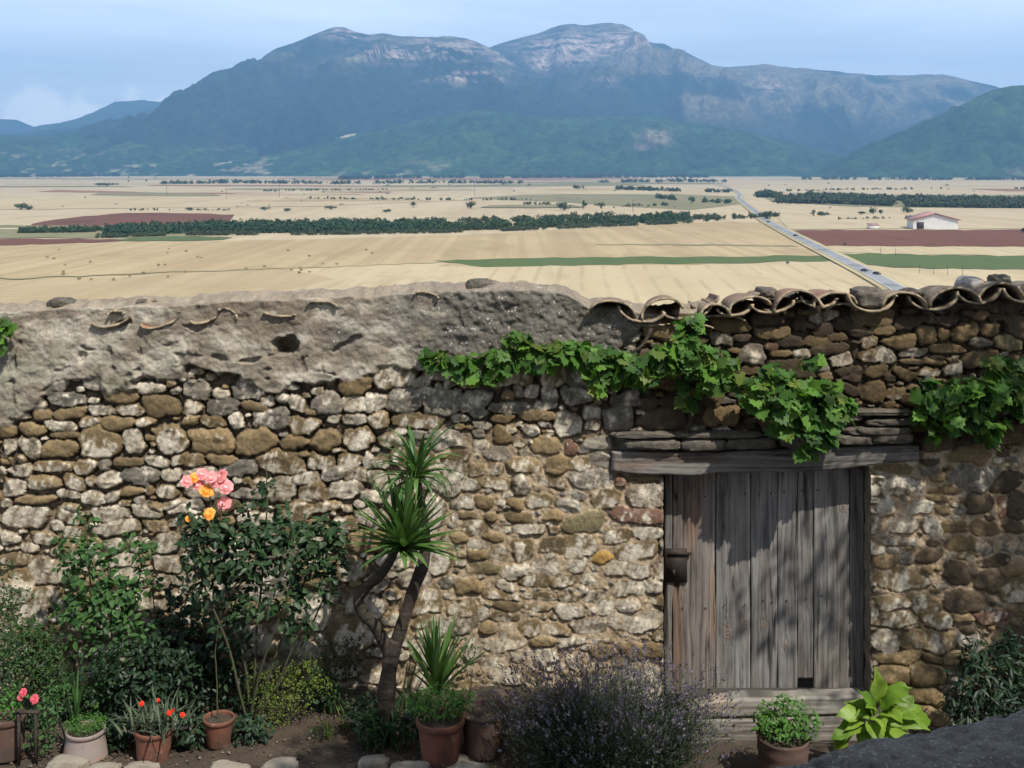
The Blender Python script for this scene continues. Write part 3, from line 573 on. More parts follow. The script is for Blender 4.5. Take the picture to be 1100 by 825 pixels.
for k, (px, py, hw, hh, up, ro) in enumerate(TL):
    tile(px, py, hw, hh, bool(up), d=WD - (.10 if up else .08) - .03 * RNG.random(), roll=ro, yaw=RNG.uniform(-6, 6), seed=k, tintc=(.24, .13, .08) if k in (8, 10) else None)
# second course of tiles further back and tile stubs packed under the eaves
for k, (px, py, hw, hh, up, ro) in enumerate([(758, 331, 16, 9, 0, -20), (822, 314, 14, 9, 1, 6), (868, 316, 20, 14, 1, 4), (912, 317, 13, 10, 1, -10), (1062, 304, 20, 14, 1, 8), (1100, 307, 20, 14, 1, 0)]):
    tile(px, py, hw, hh, bool(up), d=WD + .1, ln=.34, roll=ro, seed=60 + k)
for k, (px, py, hw, hh, up, ro) in enumerate([(775, 338, 26, 7, 1, 2), (862, 322, 20, 16, 1, -3), (905, 325, 17, 10, 1, 0), (700, 351, 20, 4, 0, 0), (745, 347, 22, 5, 1, 4)]):
    tile(px, py, hw, hh, bool(up), d=WD - .05, ln=.3, roll=ro, seed=80 + k, tintc=(.3, .15, .09))
# tile ends plastered into the cap on the left
for k, (px, py, hw, hh, up, ro) in enumerate([(118, 352, 22, 10, 0, -12), (124, 333, 9, 5, 1, 0), (172, 352, 24, 12, 0, -18), (218, 348, 16, 8, 0, -14), (244, 331, 12, 9, 1, 25), (346, 323, 17, 6, 1, 6), (300, 341, 18, 5, 0, 4), (458, 313, 14, 6, 1, 10)]):
    tile(px, py, hw, hh, bool(up), d=WD - .062, ln=.16, roll=ro, pitch=0, seed=120 + k, tintc=(.42, .15, .075) if k in (2, 8) else (.36, .3, .2))
# ================================================================== courtyard ground, terrace, hillside
def gz(x, y):                                        # courtyard ground height
    x = np.asarray(x, float); y = np.asarray(y, float)
    z = lerp(0.0, -.40, sst(.35, 1.25, x)) + (fbm(x * 1.7, y * 1.7, o=4, s=201) - .5) * .10
    z = z + .05 * sst(8.2, 8.9, y) * (1 - sst(.2, .8, x))
    return z
gx = np.concatenate([np.linspace(-30, -6, 20), np.arange(-5.9, 6, .035), np.linspace(6.1, 30, 20)]); gy = np.concatenate([np.linspace(-12, 7, 30), np.arange(7.03, 9.06, .035)])
GX, GY = np.meshgrid(gx, gy); GZ = gz(GX, GY) + (fbm(GX * 14, GY * 14, o=3, s=202) - .5) * .025
m = MB(); m.add(np.stack([GX, GY, GZ], -1).reshape(-1, 3), gridfaces(len(gy), len(gx))[:, ::-1]); tag(m.build('ground', M['soil'], smooth=True), kind='structure')
m = MB(); n = 1500; px_ = RNG.uniform(-4.2, .9, n); py_ = 8.95 - RNG.random(n) ** 1.2 * 1.2
for s_, (x, y) in enumerate(zip(px_, py_)):
    r = RNG.uniform(.005, .017); q = np.array([(1, 0, 0), (-.6, .8, 0), (-.5, -.8, 0), (.1, 0, .7), (0, 0, -.6)]) * r * RNG.uniform(.7, 1.4, (5, 3))
    m.add(q + (x, y, gz(x, y) + .012), [[0, 1, 3], [1, 2, 3], [2, 0, 3], [1, 0, 4], [2, 1, 4], [0, 2, 4]])
tag(m.build('gravel', M['pebble']), kind='stuff', label='small pebbles and dry litter scattered on the garden soil', cat='gravel')
# terrace under the viewer and its parapet
M['parapet'] = mat('parapet mortar', (.135, .12, .1), .95, noise=[(8, (1, 1, 1), (.2, .18, .15), .45, .68, 7), (120, (1, 1, 1), (.36, .33, .28), .57, .66, 4), (26, (1, 1, 1), (.075, .068, .06), .55, .68, 6)], bump=[(22, (1, 1, 1), .7, .02), (90, (1, 1, 1), .6, .006)])
M['paving'] = mat('terrace paving', (.2, .18, .15), .9, noise=[(5, (1, 1, 1), (.13, .115, .1), .4, .65, 6)])
A = np.array((-.75, 1.70)); B = np.array((2.4, 3.0)); dr = (B - A) / np.linalg.norm(B - A); nr_ = np.array((dr[1], -dr[0]))
L_ = np.linspace(0, np.linalg.norm(B - A), 420); prof = [(.0, -3.4), (.0, -.08), (.012, -.035), (.04, -.008), *[(q, .012 * math.sin(math.pi * q / .41)) for q in np.linspace(.06, .37, 42)], (.385, -.012), (.41, -.06), (.41, -.85)]
rows = []
for (o_, z_) in prof:
    p = A[None] + dr[None] * L_[:, None] + nr_[None] * o_
    dz = ((fbm(L_ * 6, o_ * 9, o=4, s=211) - .5) * .035 + (fbm(L_ * 45, o_ * 45, o=4, s=213, g=.6) - .5) * .02) * (z_ > -.07); ox = (fbm(L_ * 5, z_ * 4, o=3, s=212) - .5) * .03
    rows.append(np.stack([p[:, 0] + nr_[0] * ox, p[:, 1] + nr_[1] * ox, 2.94 + z_ + dz], -1))
m = MB(); rows = np.stack(rows); m.add(rows.reshape(-1, 3), gridfaces(len(prof), 420)[:, ::-1])
for e_ in (0, -1):
    m.add(rows[:, e_], [list(range(len(prof)))])
tag(m.build('parapet', M['parapet'], smooth=True), 'rough dark mortar parapet in the near right corner, in front of the lime green hosta', 'parapet')
m = MB(); a0 = A + nr_ * .40 - dr * 3; b0 = B + nr_ * .40 + dr * 3
m.add([(*a0, 2.06), (*b0, 2.06), (b0[0], -6, 2.06), (a0[0] - 1, -6, 2.06), (*a0, -.5), (*b0, -.5)], [[0, 3, 2, 1], [0, 1, 5, 4]]); tag(m.build('terrace', M['paving']), kind='structure')

# tall building out of view, added behind the viewer to shade the parapet
M['plaster'] = mat('ochre lime plaster', (.32, .26, .19), .9, noise=[(1.2, (1, 1, 1), (.24, .19, .14), .45, .65, 7)], bump=[(20, (1, 1, 1), .4, .01)])
ho = empty('shading_house', (1, -1, 2.06), 'unseen plastered building added behind the terrace to shade the parapet', 'shading_house')
def part(name, mtl, *bx):
    m = MB()
    for q in bx: m_ = MB(); box(m, *q)
    o = m.build(name, M[mtl]); o.parent = ho; return o
part('wall', 'plaster', (-7, 7, -6, 0, 0, 7.5)); part('roof', 'tile', (-7.4, 7.4, -6.4, .35, 7.51, 7.8))
for x_ in (-4.5, -1.5, 1.5, 4.5):
    for z_ in (1.2, 4.6):
        o = part('window', 'wood', (x_ - .5, x_ + .5, .003, .04, z_, z_ + 1.4)); o2 = part('sill', 'edge', (x_ - .6, x_ + .6, .003, .12, z_ - .1, z_ - .003)); o2.parent = o
part('door', 'wood', (-.55, .55, .003, .05, .02, 2.1)).location.x = 3.0
# hillside down to the plain
PZ = CZ - 43.5
ya = np.concatenate([np.linspace(9.5, 20, 6), np.linspace(30, 190, 24)]); xa_ = np.linspace(-260, 260, 70)
HX, HYY = np.meshgrid(xa_, ya); HZ = lerp(-1.2, PZ - .6, np.clip((HYY - 10) / 160, 0, 1) ** .8) + (fbm(HX / 14, HYY / 14, o=4, s=221) - .5) * 2.2 * sst(10, 30, HYY)
M['slope'] = mat('dry hillside grass', (.2, .16, .085), .95, noise=[(.12, (1, 1, 1), (.09, .09, .045), .45, .62, 8)])
m = MB(); m.add(np.stack([HX, HYY, HZ], -1).reshape(-1, 3), gridfaces(len(ya), len(xa_))[:, ::-1]); tag(m.build('hillside', M['slope'], smooth=True), kind='structure')

# ================================================================== the plain and its fields
def gd(py): return 43.5 * F / (py - HY)
def G(px, py, dz=0.): d = gd(py); return np.array(((px - CX) / F * d, d, PZ + dz))
def fieldmat(name, base, alt, rowdir=0., rs=.5, streak=.35, patch=None):
    m = bpy.data.materials.new(name); m.use_nodes = True; t = m.node_tree; n = t.nodes; l = t.links; b = n['Principled BSDF']
    b.inputs['Roughness'].default_value = .95; b.inputs['Specular IOR Level'].default_value = .1
    tc = n.new('ShaderNodeTexCoord')
    def tex(scale, ms, det, rz=0., rg=.6):
        mp = n.new('ShaderNodeMapping'); mp.inputs['Scale'].default_value = ms; mp.inputs['Rotation'].default_value = (0, 0, rz); mp.vector_type = 'TEXTURE' if 0 else 'POINT'
        l.new(tc.outputs['Object'], mp.inputs[0]); x = n.new('ShaderNodeTexNoise'); x.inputs['Scale'].default_value = scale; x.inputs['Detail'].default_value = det; x.inputs['Roughness'].default_value = rg
        l.new(mp.outputs[0], x.inputs['Vector']); return x.outputs[0]
    def rg(s, a, bb, o):
        x = n.new('ShaderNodeMapRange'); x.interpolation_type = 'SMOOTHSTEP'; x.inputs[1].default_value = a; x.inputs[2].default_value = bb; x.inputs[4].default_value = o; l.new(s, x.inputs[0]); return x.outputs[0]
    def mx(f, c, c2):
        x = n.new('ShaderNodeMix'); x.data_type = 'RGBA'; l.new(f, x.inputs[0])
        if isinstance(c, tuple): x.inputs[6].default_value = (*c, 1)
        else: l.new(c, x.inputs[6])
        x.inputs[7].default_value = (*c2, 1); return x.outputs[2]
    c = mx(rg(tex(.35, (rs, rs * .015, 1), 3, rowdir), .42, .66, streak), base, alt)              # drill rows
    c = mx(rg(tex(.07, (rs, rs * .03, 1), 2, rowdir), .50, .58, streak * .8), c, alt)            # wheel tracks
    c = mx(rg(tex(.006, (1, 1, 1), 6), .42, .66, .4), c, alt)                                      # broad patches
    c = mx(rg(tex(.25, (1, 1, 1), 7, 0, .75), .54, .70, .5), c, patch or alt)
    c = mx(rg(tex(.03, (1, .35, 1), 8, R(8), .7), .52, .66, .45), c, tuple(.82 * x for x in alt))
    mp = n.new('ShaderNodeMapping'); mp.inputs['Rotation'].default_value = (0, 0, rowdir); l.new(tc.outputs['Object'], mp.inputs[0])
    wv = n.new('ShaderNodeTexWave'); wv.inputs['Scale'].default_value = .034; wv.inputs['Distortion'].default_value = 1.2; wv.inputs['Detail'].default_value = 3; wv.inputs['Detail Scale'].default_value = .4; l.new(mp.outputs[0], wv.inputs['Vector'])
    ml = n.new('ShaderNodeMath'); ml.operation = 'MULTIPLY'; l.new(rg(wv.outputs['Fac'], .82, .99, streak * 1.1), ml.inputs[0]); l.new(rg(tex(.02, (1, 1, 1), 5), .4, .6, 1), ml.inputs[1])
    c = mx(ml.outputs[0], c, tuple(.8 * x for x in alt))                                          # tramlines, here and there
    l.new(c, b.inputs['Base Color']); return m
SA, SB = (.41, .315, .18), (.29, .215, .115)
M['straw'] = fieldmat('straw stubble', SA, SB, R(62), .5, .5)
M['straw2'] = fieldmat('far straw stubble', (.44, .36, .23), (.35, .27, .165), R(80), .2, .4)
M['straw3'] = fieldmat('flat pale stubble', (.44, .355, .22), (.37, .29, .17), R(4), .3, .45)
M['ploughed'] = fieldmat('red ploughed earth', (.145, .062, .038), (.11, .05, .032), R(85), .3, .4)
M['redsoil'] = fieldmat('pale red earth', (.27, .14, .085), (.22, .12, .07), R(80), .3, .4)
M['green'] = fieldmat('green crop', (.085, .115, .04), (.07, .1, .034), R(85), .4, .4, (.15, .16, .07))
M['fallow'] = fieldmat('fallow grey green field', (.22, .195, .105), (.17, .16, .085), R(70), .2, .5, (.1, .11, .055))
M['brownstubble'] = fieldmat('brown stubble', (.385, .3, .175), (.3, .225, .125), R(62), .5, .5)
# base plain: one sheet to the horizon
xs = np.concatenate([-np.geomspace(12500, 20, 60), np.geomspace(20, 12500, 60)]); ys = np.geomspace(140, 18000, 90)
PX, PY = np.meshgrid(xs, ys); m = MB(); m.add(np.stack([PX, PY, np.full_like(PX, PZ)], -1).reshape(-1, 3), gridfaces(len(ys), len(xs))[:, ::-1]); tag(m.build('plain', M['straw2']), kind='structure')
LV = [0]
def field(name, mtl, pts, dz=None):
    """field sheet over the plain; a little higher the further it lies; its edges are subdivided and slightly uneven"""
    LV[0] += 1
    o = []
    n = len(pts)
    for k in range(n):
        a = np.array(pts[k], float); b = np.array(pts[(k + 1) % n], float); q = max(2, int(np.hypot(*(b - a)) / 12))
        for i in range(q):
            p = a + (b - a) * i / q; p[1] += (vnoise(p[0] / 17, LV[0] * 3.3, 0, 231) - .5) * .02 * max(0, p[1] - 186)
            o.append(G(p[0], p[1], (dz or .10) + LV[0] * .012 + gd(p[1]) * 2e-5))
    bm_ = bmesh.new(); f = bm_.faces.new([bm_.verts.new(v) for v in o]); bmesh.ops.triangulate(bm_, faces=[f]); bmesh.ops.recalc_face_normals(bm_, faces=bm_.faces)
    if sum(f.normal.z for f in bm_.faces) < 0: bmesh.ops.reverse_faces(bm_, faces=bm_.faces)
    me = bpy.data.meshes.new(name); bm_.to_mesh(me); bm_.free(); me.materials.append(M[mtl]); ob = bpy.data.objects.new(name, me); col.objects.link(ob); return tag(ob, kind='structure')
field('stubble_field', 'straw', [(-400, 264), (0, 263), (300, 258), (480, 253.5), (740, 239), (835, 238), (905, 275), (-60, 330), (-60, 420), (-700, 420), (-700, 300)])
field('stubble_field', 'straw3', [(470, 287), (890, 284), (915, 286), (985, 330), (1010, 420), (-60, 420), (-60, 330), (0, 302), (200, 294), (490, 281)])
field('brown_stubble_field', 'brownstubble', [(-200, 304), (0, 301), (150, 297), (300, 289), (360, 300), (240, 330), (80, 420), (-500, 420)])
field('crop_field', 'green', [(465, 280.5), (545, 277.5), (700, 276), (880, 275), (896, 279), (888, 281), (700, 284), (520, 287)])
field('crop_field', 'green', [(905, 272.5), (1000, 274), (1300, 277), (1300, 292), (1100, 290), (960, 288), (925, 284)])
field('ploughed_field', 'ploughed', [(848, 247.5), (1000, 247), (1300, 247.5), (1300, 265), (1100, 265.5), (960, 264.5), (885, 264)])
field('stubble_field', 'straw3', [(885, 265), (960, 265.5), (1300, 266.5), (1300, 277), (1000, 274), (903, 272)])
field('stubble_field', 'straw3', [(925, 286), (960, 289), (1300, 293), (1300, 420), (1010, 420), (990, 330), (975, 312)])
field('grass_strip', 'fallow', [(640, 262.5), (750, 262.5), (850, 264.5), (858, 266), (740, 264), (640, 263.2)])
field('ploughed_field', 'ploughed', [(33, 241), (60, 236), (90, 232.5), (135, 229), (200, 229), (252, 231), (246, 239.5), (120, 243), (40, 244)])
field('ploughed_field', 'ploughed', [(-200, 258), (0, 257), (120, 257), (150, 258.5), (20, 264), (-200, 265)])
field('crop_field', 'green', [(120, 258), (180, 253.5), (250, 255), (240, 258), (150, 260)])
field('red_field', 'redsoil', [(60, 204), (180, 207), (330, 207.5), (420, 206), (420, 207), (200, 209), (40, 206)])
field('red_field', 'redsoil', [(300, 194), (420, 191.5), (640, 190.5), (710, 191.5), (600, 193), (430, 193.5)])
field('fallow_field', 'fallow', [(500, 213), (560, 209.5), (700, 208), (790, 211), (798, 219), (740, 226), (690, 223), (600, 217)])
field('fallow_field', 'fallow', [(820, 212), (900, 209), (1300, 210), (1300, 226), (1100, 224), (920, 222), (830, 217)])
field('stubble_field', 'straw2', [(830, 224), (900, 226), (1100, 227), (1300, 228), (1300, 246), (1000, 246), (848, 246.5), (838, 237)])
field('fallow_field', 'fallow', [(-100, 247), (60, 246), (230, 246), (250, 252), (150, 256), (-100, 256)])
field('pale_field', 'straw3', [(0, 213), (200, 212), (480, 211), (500, 215), (330, 222), (-80, 226)])
field('pale_field', 'straw3', [(560, 205), (720, 203), (780, 207), (700, 209), (560, 208.5)])
field('fallow_field', 'fallow', [(500, 196.5), (620, 195), (780, 196.5), (770, 198), (620, 197.5)])
field('red_field', 'redsoil', [(1040, 203), (1300, 202), (1300, 205), (1080, 205.5)])
field('fallow_field', 'fallow', [(0, 244), (-80, 246), (-80, 243), (0, 242), (180, 244.2), (230, 245.5), (60, 245.2)])
field('track', 'fallow', [(-100, 304), (0, 300), (220, 291.5), (400, 285.5), (490, 281.5), (490, 281.9), (400, 285.8), (220, 292.0), (0, 300.8), (-100, 305)])
rngf = np.random.default_rng(2024)
for k in range(26):                                   # narrow far strips
    py = 188.8 + 36 * rngf.random() ** 1.7; x0 = rngf.uniform(-150, 1050); ln_ = rngf.uniform(90, 380) * (.5 + .5 * 8 / (py - 182)) ; th = (py - HY) * rngf.uniform(.03, .11); sl_ = rngf.uniform(-.008, .008)
    if x0 < 800 < x0 + ln_ or x0 < 770 < x0 + ln_: continue
    mt_ = ['fallow', 'straw', 'brownstubble', 'straw3', 'fallow', 'brownstubble', 'redsoil'][k % 7]
    field('far_field', mt_, [(x0, py), (x0 + ln_ * .5, py - th * .25 + sl_ * ln_ * .5), (x0 + ln_, py + sl_ * ln_), (x0 + ln_ + 14, py + th + sl_ * ln_), (x0 + ln_ * .4, py + th * 1.2 + sl_ * ln_ * .5), (x0 - 10, py + th)])
# the road and its verges
M['asphalt'] = mat('sun bleached asphalt', (.24, .24, .24), .9, noise=[(.08, (1, 1, 1), (.13, .13, .13), .45, .65, 5)])
M['line'] = mat('road paint', (.7, .7, .68), .7, noise=[(.6, (1, 1, 1), (.4, .4, .38), .55, .7, 4)])
M['verge'] = fieldmat('dry verge', (.42, .34, .19), (.3, .25, .13), 0, .5, .5)
rp = [(1010, 345), (965, 312), (938, 297), (905, 280), (860, 257.5), (838, 246), (822, 237), (812, 228), (800, 219), (793, 213), (795, 208.5), (787, 203.5), (776, 199.5), (768, 197)]
def ribbon(name, mtl, wid, dz, off=0., dash=None, mobj=None):
    c = np.array([G(*p)[:2] for p in rp]); t_ = np.linspace(0, len(c) - 1, 240)
    c = np.stack([np.interp(t_, np.arange(len(c)), c[:, k]) for k in (0, 1)], -1)
    for _ in range(8): c[1:-1] = (c[:-2] + 2 * c[1:-1] + c[2:]) / 4
    tg = unit(np.gradient(c, axis=0)); nn = np.stack([tg[:, 1], -tg[:, 0]], -1)
    z = PZ + dz + c[:, 1:2] * 3e-5
    a = np.concatenate([c + nn * (off - wid / 2), z], -1); b = np.concatenate([c + nn * (off + wid / 2), z], -1)
    v = np.stack([a, b], 1).reshape(-1, 3); i = np.arange(len(c) - 1)
    if dash: i = i[(i % dash) < dash / 2]
    mm = mobj or MB(); mm.add(v, np.stack([2 * i, 2 * i + 1, 2 * i + 3, 2 * i + 2], 1))
    return c if mobj else tag(mm.build(name, M[mtl]), kind='structure')
ribbon('road_verge', 'verge', 12, .62); ribbon('road', 'asphalt', 6.8, .80)
mm = MB(); rc = ribbon('', '', .22, .84, -3.1, None, mm); ribbon('', '', .22, .84, 3.1, None, mm); tag(mm.build('road_marking', M['line']), kind='structure')

# ================================================================== mountains
M['forest'] = None
def mountain_material(name, forest, forest2, grass, rock, gl, rk):
    m = mat(name, rough=.95, attr=True, spec=.05, bump=[(.012, (1, 1, 1), 1, 60), (.04, (1, 1, 1), .8, 14)])
    t = m.node_tree; n = t.nodes; l = t.links; b = n['Principled BSDF']; src = b.inputs['Base Color'].links[0].from_socket
    tcn = [x for x in n if x.type == 'TEX_COORD'][0].outputs['Object']
    for sc_, lo, hi in ((.016, .45, 1.6), (.005, .7, 1.35)):           # tree masses and clearings
        no = n.new('ShaderNodeTexNoise'); no.inputs['Scale'].default_value = sc_; no.inputs['Detail'].default_value = 9; no.inputs['Roughness'].default_value = .65; l.new(tcn, no.inputs['Vector'])
        mr = n.new('ShaderNodeMapRange'); mr.inputs[1].default_value = .36; mr.inputs[2].default_value = .64; mr.inputs[3].default_value = lo; mr.inputs[4].default_value = hi; l.new(no.outputs[0], mr.inputs[0])
        vm = n.new('ShaderNodeVectorMath'); vm.operation = 'SCALE'; l.new(src, vm.inputs[0]); l.new(mr.outputs[0], vm.inputs['Scale']); src = vm.outputs[0]
    l.new(src, b.inputs['Base Color'])
    return m
M['mountain'] = mountain_material('mountain', 0, (.016, .03, .012), 0, 0, 0, 0)
def ridge(name, D, prof, W, Wb, seed, gul=.5, colorfn=None, xr=(-260, 1360), foot=PZ - 25, nx=620, ny=150, pw=1.1, rough=13.):
    pxs = np.linspace(*xr, nx); crest_py = np.interp(pxs, [p[0] for p in prof], [p[1] for p in prof])
    x = (pxs - CX) / F * D; crest = CZ - (crest_py - HY) / F * D + (fbm(x / 160, 1.7, o=5, s=seed + 5, g=.6) - .5) * rough * 2
    q = np.concatenate([np.linspace(-1, 0, ny // 4, endpoint=False), np.linspace(0, 1, ny)])[:, None]     # -1 back .. 1 front
    XX = np.repeat(x[None], len(q), 0)
    hgt = np.maximum(crest[None] - foot, 5)
    YY = D - np.where(q > 0, q * W, q * Wb) + (fbm(x / 900, 9.9, o=3, s=seed) - .5)[None] * 700 * (1 - np.abs(q))
    sx = x[None] + 900 * (fbm(XX / 1800, q * 1.5, o=3, s=seed + 1) - .5) * np.abs(q) * 2
    cs = np.interp(sx, x, crest) - foot
    tq = np.abs(q)
    cs = lerp(np.minimum(cs, hgt), cs, sst(.3, .7, tq))
    shape = (1 - tq) ** pw
    rd = fbm(sx / 520 + tq * .6, tq * 1.1, o=5, s=seed + 2, ridge=True) - .55
    rd2 = fbm(XX / 300, YY / 300, o=5, s=seed + 3, ridge=True) - .5
    env = np.sin(np.pi * np.clip(tq, 0, 1) ** .75) * sst(.0, .3, tq)
    ZZ = foot + lerp(hgt, np.maximum(cs, 5), np.clip(tq * 3, 0, 1)) * shape + hgt * gul * rd * env + rd2 * 130 * np.clip(env * 1.5, 0, 1) * (hgt / 400).clip(0, 1)
    ZZ = np.where(q > 0, np.minimum(ZZ, CZ + (crest[None] - CZ) * YY / D * (1 - .12 * tq)), ZZ)
    ppx = CX + XX / YY * F; ppy = HY + (CZ - ZZ) / YY * F
    c = colorfn(XX, YY, ZZ, ppx, ppy, q, hgt, rd)
    m = MB(); m.add(np.stack([XX, YY, ZZ], -1).reshape(-1, 3), gridfaces(len(q), nx), c=c.reshape(-1, 3))
    return tag(m.build(name, M['mountain'], smooth=True), kind='structure')
fo = lambda X_, Y_, s: lerp(C(.012, .03, .012), C(.05, .075, .026), fbm(X_ / 260, Y_ / 260, o=5, s=s)[..., None])
GR = C(.19, .165, .085); RK = C(.44, .33, .27); PALE = C(.5, .42, .28)
def bl(px, py, x, y, rx, ry): return np.exp(-((px - x) / rx) ** 2 - ((py - y) / ry) ** 2)
def cm1(X_, Y_, Z_, px, py, q, h, rd):
    c = fo(X_, Y_, 301) * .6; n = fbm(X_ / 150, Z_ / 26, o=5, s=302, g=.6); n2 = fbm(X_ / 500, Z_ / 300, o=5, s=303)
    g_ = sst(.5, .62, n2 + .22 * sst(60, 35, py) * sst(380, 430, px)); c = lerp(c, GR, (g_ * .55 * sst(95, 45, py))[..., None])
    r = sst(.50, .55, n + .0) * np.maximum.reduce([bl(px, py, 505, 82, 42, 8), bl(px, py, 480, 52, 60, 14) * .8, bl(px, py, 425, 58, 40, 10) * .9, bl(px, py, 375, 36, 25, 8), bl(px, py, 545, 58, 18, 16)])
    c = lerp(c, RK, np.clip(r * 1.1, 0, 1)[..., None]); return c
def cm2(X_, Y_, Z_, px, py, q, h, rd):
    c = fo(X_, Y_, 311) * .65; n = fbm(X_ / 170, Z_ / 28, o=5, s=312, g=.6); n2 = fbm(X_ / 600, Z_ / 260, o=5, s=313)
    g_ = sst(.42, .58, n2 + .16 * sst(690, 760, px) - .05); c = lerp(c, lerp(GR, C(.2, .155, .1), n[..., None]), (g_ * .95 * sst(560, 720, px) * sst(150, 100, py))[..., None])
    r = sst(.46, .51, n + .03) * np.maximum.reduce([bl(px, py, 610, 52, 50, 16), bl(px, py, 665, 45, 24, 14), bl(px, py, 585, 68, 16, 9), bl(px, py, 650, 86, 9, 5) * .6, bl(px, py, 825, 95, 12, 16) * .5])
    c = lerp(c, RK * 1.08, np.clip(r * 1.2, 0, 1)[..., None]); return c
def cm3(X_, Y_, Z_, px, py, q, h, rd):
    c = fo(X_, Y_, 321) * C(1.0, 1.35, .9); n = fbm(X_ / 90, Z_ / 50, o=5, s=322)
    c = lerp(c, PALE, (sst(.5, .58, n) * np.clip(sst(.7, 1, q) * .5 * sst(.45, .6, fbm(X_ / 500, Y_ / 300, o=3, s=323)), 0, 1))[..., None])
    r = sst(.42, .55, n) * np.maximum.reduce([bl(px, py, 704, 148, 16, 10), bl(px, py, 690, 158, 10, 4), bl(px, py, 848, 182, 14, 2)])
    c = lerp(c, C(.33, .25, .19), np.clip(r * .8, 0, 1)[..., None])
    return c
def cm4(X_, Y_, Z_, px, py, q, h, rd):
    c = fo(X_, Y_, 331) * C(.95, 1.25, .9); n = fbm(X_ / 60, Z_ / 30, o=5, s=332) - .05
    p = sst(.54, .6, n) * sst(150, 178, py) * sst(.46, .58, fbm(X_ / 600, Y_ / 300, o=3, s=333)); c = lerp(c, PALE, p[..., None] * .55)
    # the pale hanging field
    r = sst(0, 3, (py - 142.5) + .0 * px) * sst(149, 146.5, py) * sst(344, 349, px) * sst(384, 380, px) * sst(-1, 1, py - (146 - (px - 345) * .13)); c = lerp(c, PALE * 1.25, r[..., None]); return c
cm5 = lambda X_, Y_, Z_, px, py, q, h, rd: fo(X_, Y_, 341)
ridge('mountain', 15500, [(-300, 140), (-60, 133), (0, 128), (18, 128.5), (35, 136), (55, 133), (80, 129), (105, 121), (125, 109), (140, 109), (152, 107.5), (170, 109), (180, 107), (195, 99), (208, 97), (228, 98), (240, 101), (280, 120), (360, 150), (1500, 160)], 4000, 2500, 401, colorfn=cm5, gul=.15)
ridge('mountain', 13300, [(-300, 160), (420, 120), (480, 80), (515, 56), (540, 46.5), (565, 40), (590, 32.5), (604, 29), (616, 27.5), (628, 30), (640, 28), (655, 26.5), (668, 27.5), (677, 32), (682, 39), (690, 45), (700, 47), (712, 47.5), (722, 53), (735, 56.5), (748, 64), (762, 70), (780, 72), (800, 71), (820, 69.5), (835, 72), (850, 73.5), (880, 76), (905, 78), (930, 80), (960, 82), (990, 80), (1012, 80), (1030, 83.5), (1062, 90), (1100, 102), (1200, 120), (1400, 150)], 4300, 3000, 411, colorfn=cm2, gul=.6, pw=1.0)
ridge('mountain', 11600, [(-300, 168), (60, 158), (110, 146), (150, 131), (185, 117), (205, 110), (225, 103), (240, 95), (252, 82), (266, 72), (280, 68), (288, 60), (300, 52), (315, 45), (330, 38), (345, 32), (357, 28.5), (368, 28.5), (380, 33), (395, 37), (410, 34.5), (430, 37.5), (450, 39), (480, 38.5), (500, 40), (514, 44), (525, 49), (538, 56), (550, 66), (570, 80), (600, 100), (640, 118), (690, 140), (760, 165), (1400, 185)], 3600, 2200, 421, colorfn=cm1, gul=.6, pw=1.05)
ridge('hills', 9000, [(-300, 142), (-40, 148), (0, 145), (50, 146), (110, 144), (160, 150), (230, 153), (300, 158), (360, 145), (390, 141), (440, 146), (520, 168), (600, 186), (1400, 190)], 1500, 1500, 431, colorfn=cm4, gul=.6, rough=6, foot=PZ - 8)
ridge('hills', 8600, [(-300, 190), (280, 185), (330, 168), (370, 148), (410, 138), (450, 128), (490, 121), (520, 118), (545, 121), (575, 125), (610, 126), (650, 124.5), (690, 122), (715, 124), (745, 131), (775, 138), (810, 146), (850, 154), (885, 162), (910, 170), (940, 180), (980, 186), (1400, 190)], 1500, 1200, 441, colorfn=cm3, gul=.5, rough=5, foot=PZ - 8)
ridge('hills', 7000, [(-300, 195), (850, 190), (880, 184), (900, 171), (915, 163), (940, 152), (965, 142), (990, 131), (1015, 119), (1040, 106), (1055, 99), (1070, 95), (1085, 92.5), (1105, 92), (1150, 84), (1250, 70), (1400, 90)], 900, 1500, 451, colorfn=cm3, gul=.5, rough=6, foot=PZ - 8, pw=1.0)

# ================================================================== trees, hedges and buildings on the plain
def rand_unit(n, rng=RNG): return unit(rng.normal(size=(n, 3)))
def crown_faces(m, c, r, nf, rng, leaf, lump=7):
    """uneven crown: leaf clumps as small crossed faces on several lobes, with gaps"""
    c = np.asarray(c, float); r = np.asarray(r, float)
    lob = rand_unit(lump, rng) * .55; lob[:, 2] *= .9; lr = rng.uniform(.38, .62, lump)
    k = rng.integers(0, lump, nf); d = rand_unit(nf, rng)
    p = lob[k] + d * (lr[k] * rng.uniform(.75, 1.08, nf) ** .6)[:, None]
    p = p * r + c; nrm = unit(d + rng.normal(size=(nf, 3)) * .5 + (0, 0, .25))
    a = unit(np.cross(nrm, rand_unit(nf, rng))); b = np.cross(nrm, a); s_ = leaf * rng.uniform(.6, 1.4, nf)[:, None]
    v = np.stack([p - a * s_, p - b * s_ * .7, p + a * s_, p + b * s_ * .7], 1).reshape(-1, 3); i = np.arange(nf) * 4
    m.add(v, np.stack([i, i + 1, i + 2, i + 3], 1))
